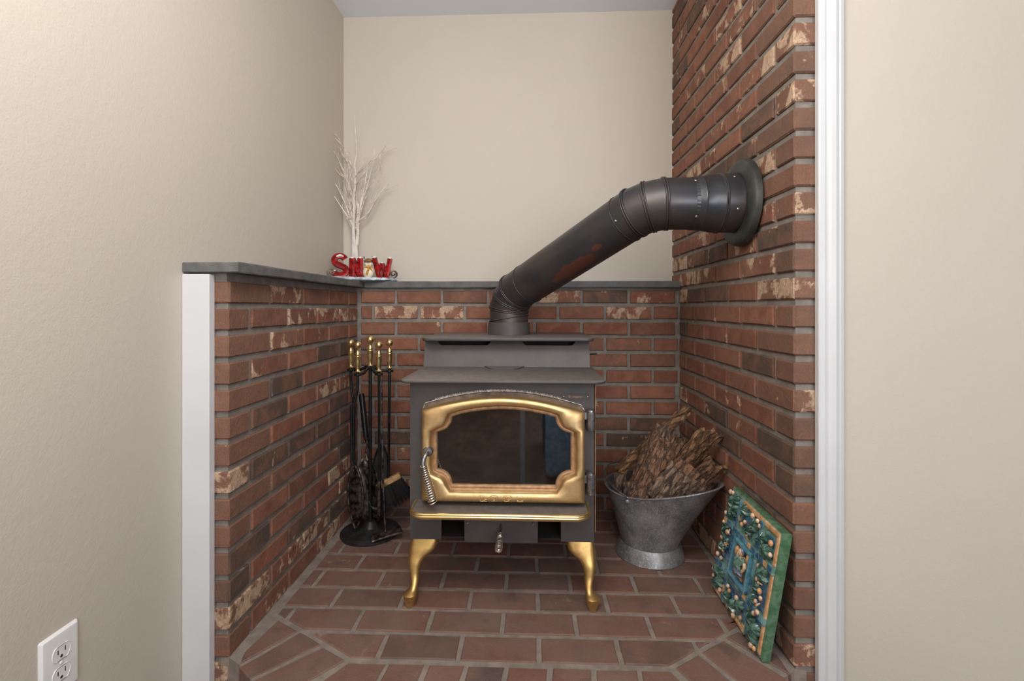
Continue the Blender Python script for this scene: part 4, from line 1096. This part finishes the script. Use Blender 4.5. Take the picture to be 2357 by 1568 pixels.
for a in ((.02, .30, .02, .055), (.945, .980, .04, .665), (.945, .980, .735, .945), (.31, .975, .945, .982), (.015, .045, .10, .30), (.35, .68, .02, .05)):
    ob('border_strip', pbox(*a, .004, .008, .25), M['g_orange'], plq)
for a in ((.10, .24, .74, .91), (.34, .92, .76, .91), (.77, .92, .08, .64), (.10, .24, .08, .28), (.30, .70, .09, .25), (.06, .22, .36, .66)):
    ob('blue_panel', pbox(*a, .004, .006, .1), M['g_blue'], plq)
# tessera bands
def band(u0, v0, u1, v1, wv, n):
    horizontal = abs(u1-u0) > abs(v1-v0)
    if horizontal: ob('band', pbox(u0, u1, v0-wv, v0+wv, .004, .0120, .1), M['g_teal'], plq)
    else: ob('band', pbox(u0-wv, u0+wv, v0, v1, .004, .0120, .1), M['g_teal'], plq)
    for i in range(n):
        t0, t1 = (i+.12)/n, (i+.88)/n
        mt = M[R.choice(['g_blue', 'g_blue', 'g_blue', 'g_sky', 'g_orange' if R.random() < .35 else 'g_blue'])]
        if horizontal: ob('tessera', pbox(u0+(u1-u0)*t0, u0+(u1-u0)*t1, v0-wv*.68, v0+wv*.68, .011, .0138, .12), mt, plq)
        else: ob('tessera', pbox(u0-wv*.72, u0+wv*.72, v0+(v1-v0)*t0, v0+(v1-v0)*t1, .011, .0138, .12), mt, plq)
band(.02, .700, .985, .700, .030, 13); band(.02, .300, .985, .300, .030, 13)
band(.285, .03, .285, .97, .026, 12); band(.715, .03, .715, .97, .026, 12)
# inner frame
for a in ((.325, .675, .640, .668), (.325, .675, .332, .360), (.325, .355, .332, .668), (.645, .675, .332, .668)):
    ob('inner_frame', pbox(*a, .006, .019, .2), M['g_sky'], plq)
ob('niche', pbox(.355, .645, .36, .64, .003, .006, .05), M['g_brown'], plq)
# relief figure in the niche
def relief_figure():
    J_ = {'pel': (.50, .475, .014), 'che': (.51, .545, .016), 'nek': (.515, .580, .016), 'shl': (.455, .565, .014), 'shr': (.565, .560, .014), 'ell': (.435, .520, .016), 'elr': (.600, .515, .016), 'hal': (.480, .490, .022), 'har': (.585, .465, .020),
          'hpl': (.475, .465, .014), 'hpr': (.530, .465, .014), 'knl': (.480, .425, .018), 'knr': (.565, .430, .018), 'anl': (.500, .385, .013), 'anr': (.575, .385, .013)}
    Ed = [('pel', 'che'), ('che', 'nek'), ('che', 'shl'), ('che', 'shr'), ('shl', 'ell'), ('ell', 'hal'), ('shr', 'elr'), ('elr', 'har'), ('pel', 'hpl'), ('pel', 'hpr'), ('hpl', 'knl'), ('knl', 'anl'), ('hpr', 'knr'), ('knr', 'anr')]
    rad = {'pel': .012, 'che': .013, 'nek': .005, 'shl': .007, 'shr': .007, 'ell': .0048, 'elr': .0048, 'hal': .004, 'har': .004, 'hpl': .0085, 'hpr': .0085, 'knl': .006, 'knr': .006, 'anl': .004, 'anr': .004}
    ks = list(J_); me = bpy.data.meshes.new('tmp'); me.from_pydata([tuple(PT(*J_[k_])) for k_ in ks], [(ks.index(a), ks.index(c)) for a, c in Ed], [])
    o = bpy.data.objects.new('tmp', me); C.objects.link(o); md = o.modifiers.new('s', 'SKIN'); o.modifiers.new('ss', 'SUBSURF').levels = 1
    for i, k_ in enumerate(ks): me.skin_vertices[0].data[i].radius = (rad[k_], rad[k_]); 
    me.skin_vertices[0].data[0].use_root = True
    dg = bpy.context.evaluated_depsgraph_get(); e = bpy.data.meshes.new_from_object(o.evaluated_get(dg)); bpy.data.objects.remove(o)
    mb = MB().add([v.co.copy() for v in e.vertices], [tuple(p.vertices) for p in e.polygons])
    return mb
fig = ob('relief_figure', relief_figure(), M['g_cream'], plq, True)
ob('head', MB().ball(PT(.515, .610, .019), .0088, 14, 10, (.9, .9, 1.15)).ball(PT(.518, .606, .0275), .0016, 6, 4), M['g_cream'], fig, True)
ob('hair', MB().ball(PT(.513, .617, .016), .0098, 12, 8, (.9, 1, 1)), M['g_purple'], fig, True)
def cloth(pts, mat, name):
    mb = MB(); rows = []
    for (u0, u1, v, h) in pts:
        rows.append([PT(u0+(u1-u0)*j/10, v, h+.0075*math.sin(PI*j/10)+.0022*math.sin(j*2.2+v*60)) for j in range(11)])
    mb.loft(rows, False, False, False); o = ob(name, mb, mat, fig, True); o.modifiers.new('t', 'SOLIDIFY').thickness = .002
cloth([(.455, .565, .578, .014), (.435, .590, .560, .018), (.440, .585, .535, .022), (.435, .565, .510, .022), (.425, .570, .485, .020), (.420, .585, .455, .020)], M['g_robe'], 'robe')
cloth([(.445, .560, .470, .021), (.455, .600, .445, .022), (.465, .605, .425, .018)], M['g_purple'], 'skirt')
for i, (u_, v_) in enumerate(((.40, .385), (.42, .43), (.60, .56), (.615, .60), (.62, .40), (.395, .56), (.40, .50))):
    ob('niche_stone', MB().ball(PT(u_, v_, .008), .008+.003*(i % 2), 8, 6, (1, 1, 1.6)), M['g_orange' if i % 2 else 'g_brown'], fig, True)
# leaves and fruit
def leaf(u, v, s, rot, h=.010):
    mb = MB(); c = PT(u, v, h); eu = (PT(1, v)-PT(0, v)).normalized(); ev = (PT(u, 1)-PT(u, 0)).normalized(); n_ = 30; rings = []
    for q in (1.0, .8, .55, .28, .03):
        ring = []
        for j in range(n_):
            a = 2*PI*j/n_; lob = .62+.38*abs(math.cos(2.5*a))**.7; r = s*lob*q
            z_ = (1-q)*.012+.004*math.cos(5*a)*q-(.006 if q == 1.0 else 0)+.003*math.sin(a*10)*q
            ring.append(c+(eu*math.cos(a+rot)+ev*math.sin(a+rot))*r+nP*z_)
        rings.append(ring)
    return mb.loft(rings, True, False, True)
for u_, v_, s, r_ in ((.09, .88, .024, .3), (.17, .93, .018, 2), (.12, .79, .022, 1), (.19, .84, .020, .2), (.38, .92, .018, .5), (.52, .80, .018, .6), (.60, .89, .022, 1.2), (.67, .80, .018, 0), (.78, .86, .026, 0), (.85, .79, .026, 2.2), (.80, .77, .018, 1),
                      (.08, .60, .022, 0), (.15, .52, .016, 1.4), (.08, .45, .018, .4), (.09, .22, .026, .7), (.17, .15, .022, 2), (.11, .10, .022, 1), (.19, .23, .016, 0),
                      (.36, .13, .018, .4), (.47, .10, .022, 1.9), (.60, .19, .018, 0), (.84, .60, .028, .8), (.79, .47, .016, 2), (.78, .36, .020, 1), (.79, .21, .024, .2), (.84, .12, .030, 1.5), (.90, .18, .018, .9)):
    ob('leaf', leaf(u_, v_, s, r_), M['g_leaf'], plq, True, 60)
for i, (u_, v_) in enumerate(((.05, .96), (.10, .97), (.04, .76), (.34, .83), (.39, .80), (.44, .84), (.55, .94), (.70, .92), (.65, .94), (.91, .88), (.93, .80), (.04, .67), (.15, .62), (.06, .53), (.14, .44), (.05, .36), (.03, .20), (.05, .14), (.23, .10), (.40, .20), (.36, .22), (.54, .22), (.66, .12), (.80, .54), (.87, .48), (.90, .44), (.84, .38), (.89, .32), (.84, .28), (.93, .05), (.88, .04), (.79, .64), (.13, .36), (.54, .06))):
    sz = .0054 if i % 3 else .0066
    ob('fruit', MB().ball(PT(u_, v_, .013), sz, 12, 8, (.9, 1, 1.15)), M['g_orange' if i % 5 == 4 else 'g_cream'], plq, True)
for i in range(16):
    u_, v_ = R.choice([(R.uniform(.35, .62), R.uniform(.78, .88)), (R.uniform(.78, .9), R.uniform(.3, .55)), (R.uniform(.06, .2), R.uniform(.4, .66)), (R.uniform(.3, .6), R.uniform(.1, .22))])
    a = R.uniform(0, 6); p = [PT(u_, v_, .010), PT(u_+.02*math.cos(a), v_+.02*math.sin(a), .016), PT(u_+.05*math.cos(a+.5), v_+.05*math.sin(a+.5), .011)]
    ob('stem', MB().tube(p, [.0022, .003, .0018], 6), M['g_cream' if i % 2 else 'g_leaf'], plq, True)

# ================================================================ SNOW SIGN
sgA, sgB = Vector((-.8250, 1.960, .9770)), Vector((-.5800, 2.085, .9770))
sd_ = (sgB-sgA); SL = sd_.length; sd_.normalize(); sn = Vector((sd_.y, -sd_.x, 0))       # sn faces the room
sign = thing('snow_sign', 'red letter winter sign with a small snowman on the stone ledge', 'decoration', (sgA+sgB)/2)
SR = Matrix((sd_, Vector((0, 0, 1)), sn)).transposed()      # local x along, y up, z to viewer
def SP_(x, z, d=0): return sgA+sd_*(x*SL)+Vector((0, 0, z))+sn*d
rows = []
for d_, z_ in ((-.020, 0), (-.022, .010), (-.018, .0155), (.016, .0155), (.022, .010), (.021, .0045)):
    rows.append([SP_(i/24, z_+(R.uniform(-.0014, .0014) if z_ > .001 else 0), d_+(.003*math.sin(i*1.1) if d_ > 0 else 0)) for i in range(25)])
rows.append([SP_(i/24, .0045, -.02) for i in range(25)])
ob('snowy_base', MB().loft(rows+[rows[0]], False, False, False).add([rows[k_][0] for k_ in range(6)], [tuple(range(6))]).add([rows[k_][-1] for k_ in range(6)], [tuple(range(6))]), M['snowblue'], sign)
ob('base_underside', MB().loft([[SP_(x, z_, d_) for x, d_ in ((.03, -.017), (.97, -.017), (.97, .017), (.03, .017))] for z_ in (0, .005)]), M['darkgreen'], sign)
def thick_letter(strokes, wd, dep):
    mb = MB()
    for st in strokes:
        pts = [SP_(x, z_, .0) for x, z_ in st]; n_ = len(pts); rings = []
        for i in range(n_):
            t_ = ((pts[min(i+1, n_-1)]-pts[max(i-1, 0)])).normalized(); s_ = t_.cross(sn).normalized()
            prof = [(-1, -.6), (-1, .5), (-.72, .95), (-.25, .72), (0, .55), (.25, .72), (.72, .95), (1, .5), (1, -.6)]
            rings.append([pts[i]+s_*(a*wd)+sn*(c*dep) for a, c in prof])
        mb.loft(rings, True)
    return mb
zt, zb_ = .108, .014
import itertools
Spts = []
for i in range(15): a = math.radians(30+i*(240/14)); Spts.append((.150+.082*math.cos(a), .085+.0165*math.sin(a)))
for i in range(1, 15): a = math.radians(90-i*(250/14)); Spts.append((.150+.088*math.cos(a), .0485+.0225*math.sin(a)))
Spts = [(.150+.080*math.cos(math.radians(a)), .083+.019*math.sin(math.radians(a))) for a in range(20, 251, 18)]+[(.175, .060)]+[(.150+.090*math.cos(math.radians(a)), .041+.020*math.sin(math.radians(a))) for a in range(50, -170, -18)]
ob('letter', thick_letter([Spts], .0128, .010), M['red'], sign, True, 50)
ob('letter', thick_letter([[(.325, zb_), (.325, .094)], [(.330, .094), (.445, zb_)], [(.450, zb_), (.445, .096)]], .0118, .010), M['red'], sign, True, 50)
ob('letter', thick_letter([[(.655, .100), (.735, zb_)], [(.735, zb_), (.775, .076)], [(.775, .076), (.840, zb_)], [(.840, zb_), (.895, .098)]], .0106, .010), M['red'], sign, True, 50)
cp = MB()
for x, z_, r in ((.150, .1035, .012), (.115, .100, .009), (.185, .101, .008), (.070, .040, .008), (.325, .096, .009), (.445, .098, .009), (.655, .102, .009), (.635, .1, .006), (.775, .080, .008), (.895, .101, .009)):
    cp.ball(SP_(x, z_, .001), r, 12, 8, (1, 1, .55))
ob('snow_cap', cp, M['snow'], sign, True)
sm = ob('snowman', MB().ball(SP_(.560, .038, .010), .0250, 20, 14, (.95, .55, 1.05)).ball(SP_(.560, .074, .010), .0155, 18, 12, (1.05, .6, .95)), M['sbody'], sign, True)
ob('hat', MB().ball(SP_(.562, .084, .011), .0160, 18, 10, (1.05, .75, .72)), M['hat'], sm, True)
sf = MB().tube([SP_(.512, .060, .014), SP_(.54, .058, .022), SP_(.58, .058, .022), SP_(.608, .061, .014)], .0042, 8)
sf.tube([SP_(.565, .057, .022), SP_(.545, .042, .024), SP_(.525, .026, .022)], [.004, .0045, .005], 8).tube([SP_(.572, .057, .022), SP_(.600, .045, .023), SP_(.628, .032, .019)], [.004, .0042, .0045], 8)
ob('scarf', sf, M['scarf'], sm, True)
ob('face', MB().ball(SP_(.550, .0735, .0195), .0018, 6, 4).ball(SP_(.572, .0735, .0195), .0018, 6, 4).tube([SP_(.545, .068, .0195), SP_(.561, .066, .020), SP_(.577, .068, .0195)], .0006, 5), M['ink'], sm)
ob('twig_arm', MB().tube([SP_(.515, .060, .004), SP_(.500, .085, .004), SP_(.510, .104, .004)], .0012, 6).tube([SP_(.502, .092, .004), SP_(.485, .104, .004)], .001, 6).tube([SP_(.610, .062, .004), SP_(.628, .090, .004), SP_(.620, .106, .004)], .0012, 6), M['ink'], sm)
for cx, sg in ((.028, 1), (.950, -1)):
    pts = []
    for i in range(26):
        a = math.radians(-90+sg*i*19) if sg > 0 else math.radians(-90-i*19)
        r = .0170-.0005*i; pts.append(SP_(cx, .0335, 0)+sd_*(r*math.cos(a)*(-1 if sg > 0 else -1))+Vector((0, 0, r*math.sin(a))))
    mb = MB(); rings = []
    for i, p in enumerate(pts):
        t_ = (pts[min(i+1, 25)]-pts[max(0, i-1)]).normalized(); s_ = t_.cross(sn).normalized()
        rings.append([p+s_*.0022+sn*.010, p-s_*.0022+sn*.010, p-s_*.0022-sn*.010, p+s_*.0022-sn*.010])
    ob('scroll', mb.loft(rings), M['brownscroll'], sign, True, 50)

# ================================================================ BIRCH TREE
tb_ = Vector((-.7665, 2.098, .9765))
tree = thing('birch_twig_tree', 'leafless white birch twig tree standing behind the red sign', 'artificial tree', tb_)
kx = .001909/3.5625 
def tw(px, py, dy=0): return Vector((tb_.x+(px-345)*kx, tb_.y+dy, .9765+(1462-py)*kx))
def twig(pts, r0, r1, dy0=0, dy1=0):
    n_ = len(pts); ps = []; out = []
    P_ = [tw(p[0], p[1], dy0+(dy1-dy0)*i/(n_-1)) for i, p in enumerate(pts)]
    for i in range(n_-1):                      # Catmull-Rom for a natural curve
        a, b2, c2, d2 = P_[max(0, i-1)], P_[i], P_[i+1], P_[min(n_-1, i+2)]
        for q in range(4):
            t_ = q/4; out.append(.5*((2*b2)+(c2-a)*t_+(2*a-5*b2+4*c2-d2)*t_*t_+(3*b2-a-3*c2+d2)*t_**3))
    out.append(P_[-1]); m = len(out)
    return MB().tube(out, [r0+(r1-r0)*(i/(m-1))**.8 for i in range(m)], 6)
mb = twig([(345, 1462), (343, 1280), (340, 1150)], .0165, .0125); ob('trunk', mb, M['birch'], tree, True)
ob('trunk', twig([(352, 1160), (362, 1040), (357, 900), (362, 815)], .0085, .0035, .004, .012), M['birch'], tree, True)
ob('trunk', twig([(338, 1170), (333, 1040), (338, 900), (340, 700)], .0085, .0030, -.004, -.010), M['birch'], tree, True)
BR = [([(340, 720), (345, 570), (335, 500), (350, 400), (342, 250), (330, 80)], .0030, .0007),
 ([(335, 1040), (300, 950), (245, 860), (180, 750), (137, 665)], .0030, .0008), ([(325, 1000), (280, 860), (240, 760), (170, 620), (88, 440)], .0030, .0007),
 ([(325, 950), (300, 800), (260, 650), (235, 560), (200, 480), (165, 400)], .0028, .0008), ([(330, 850), (310, 700), (270, 580), (230, 480), (180, 385)], .0026, .0008),
 ([(335, 680), (325, 560), (295, 450), (265, 375), (215, 315), (160, 265), (112, 200)], .0026, .0008), ([(290, 520), (230, 410), (190, 340), (145, 265)], .0016, .0006),
 ([(330, 550), (300, 470), (275, 390), (262, 330)], .0018, .0007), ([(330, 700), (325, 590), (290, 490), (260, 445)], .0026, .0012),
 ([(345, 580), (400, 530), (470, 450), (540, 390), (625, 328)], .0020, .0008), ([(350, 660), (400, 600), (490, 480), (560, 420), (630, 340)], .0022, .0008),
 ([(370, 900), (400, 800), (440, 700), (470, 590), (500, 480), (512, 380)], .0030, .0008), ([(400, 800), (420, 740), (470, 670), (530, 590), (560, 500), (560, 425)], .0022, .0008),
 ([(345, 1020), (370, 960), (450, 900), (530, 770), (590, 700), (620, 650)], .0032, .0009), ([(430, 905), (470, 860), (540, 730), (612, 650)], .0018, .0007),
 ([(385, 870), (395, 800), (420, 720), (440, 650), (465, 540)], .0036, .0016), ([(345, 600), (380, 560), (420, 500), (445, 415)], .0020, .0010),
 ([(440, 880), (500, 740), (525, 635)], .0012, .0005), ([(355, 1000), (385, 830), (405, 730)], .0050, .0030), ([(335, 900), (345, 780), (330, 640), (340, 560)], .0028, .0014),
 ([(330, 960), (305, 850), (285, 740), (262, 640)], .0022, .0008), ([(335, 880), (318, 760), (300, 640), (310, 545)], .0022, .0010), ([(340, 640), (380, 620), (425, 590)], .0018, .0010),
 ([(330, 1050), (300, 980), (285, 930)], .0022, .0008), ([(330, 1060), (322, 980), (300, 900)], .0022, .0008), ([(345, 980), (360, 880), (350, 800)], .0026, .0014)]
for pts, r0, r1 in list(BR)[1:24]:          # finer side twigs among the main ones
    BR.append(([(x+R.uniform(-14, 14)*(i_+.3), y+R.uniform(-10, 26)) for i_, (x, y) in enumerate(pts)], r0*.6, r1*.9))
for i, (pts, r0, r1) in enumerate(BR):
    ob('branch', twig(pts, r0*1.15, r1*1.25, R.uniform(-.006, .006), R.choice([-1, 1])*R.uniform(.01, .04) if i else .01), M['twig'] if r0 < .003 else M['birch'], tree, True)

# ================================================================ OUTLET
ox = WL
outlet = thing('wall_outlet', 'white duplex outlet plate low on the left cream wall', 'outlet', (ox, .8395, .226))
def yz_round(y0, y1, z0, z1, x, r, ins=0, n=5):
    pts = []
    for cy, cz, a0 in ((y1-r, z1-r, 0), (y0+r, z1-r, PI/2), (y0+r, z0+r, PI), (y1-r, z0+r, 1.5*PI)):
        for i in range(n+1): a = a0+PI/2*i/n; pts.append(Vector((x, cy+(r-ins)*math.cos(a), cz+(r-ins)*math.sin(a))))
    return pts
oy0, oy1, oz0_, oz1_ = .8035, .8755, .168, .2835
ob('cover_plate', MB().loft([yz_round(oy0, oy1, oz0_, oz1_, ox, .004), yz_round(oy0, oy1, oz0_, oz1_, ox+.0015, .004), yz_round(oy0, oy1, oz0_, oz1_, ox+.0055, .006, .004), yz_round(oy0, oy1, oz0_, oz1_, ox+.0060, .008, .007)]), M['plastic'], outlet, True, 25)
for cz in (.2450, .2070):
    rc = []
    for x, r in ((ox+.0055, .0175), (ox+.0072, .0172), (ox+.0074, .0165), (ox+.0066, .0155)):
        ring = []
        for j in range(36):
            a = 2*PI*j/36; ring.append(Vector((x, .8395+r*math.cos(a), cz+max(-.0128, min(.0128, r*math.sin(a))))))
        rc.append(ring)
    rec = ob('receptacle', MB().loft(rc, True, False, True), M['plastic'], outlet)
    ob('slot', MB().box(ox+.006, ox+.0069, .8455, .8472, cz-.001, cz+.0075), M['slot'], rec)
    ob('slot', MB().box(ox+.006, ox+.0069, .8320, .8337, cz-.001, cz+.0065), M['slot'], rec)
    ob('slot', MB().lathe([(.0026, 0), (.0026, .0009), (.001, .0009)], (ox+.006, .8395, cz-.0068), 12, Matrix.Rotation(PI/2, 3, 'Y')), M['slot'], rec)
ob('screw', MB().ball((ox+.0062, .8395, .226), .0032, 12, 6, (.5, 1, 1)), M['plastic'], outlet, True)

# ================================================================ UNSEEN OBJECTS ADDED FOR THE STOVE GLASS TO MIRROR
ls = thing('added_pole', 'slim pale pole added out of view to put a streak in the stove glass reflection', 'stand', (-.045, -.20, ZF))  # added out of view for a pale streak in the glass
ob('pole', MB().tube([(-.045, -.20, ZF+.004), (-.045, -.20, .62)], .014, 12), M['added_pole_metal'], ls, True)
ob('foot', MB().bevbox(-.06, .10, -.23, -.17, ZF, ZF+.012, .004), M['added_pole_metal'], ls)
added_chair = thing('added_armchair', 'blue fabric seat added out of view to give the stove glass a blue reflection', 'added_armchair', (.60, -.75, ZF))  # added out of view so the glass reflects something blue
ob('seat', MB().bevbox(.10, 1.10, -1.10, -.30, ZF+.02, .19, .04, seg=3), M['added_chair'], added_chair, True)
ob('backrest', MB().bevbox(.10, 1.10, -1.32, -1.08, ZF+.08, .58, .05, seg=3), M['added_chair'], added_chair, True)
for x in (.10, .98): ob('armrest', MB().bevbox(x, x+.18, -1.22, -.32, ZF+.02, .30, .04, seg=3), M['added_chair'], added_chair, True)
for x in (.16, 1.10):
    for y in (-.40, -1.2): ob('leg', MB().tube([(x, y, ZF), (x, y, ZF+.06)], [.015, .022], 10), M['oak'], added_chair, True)
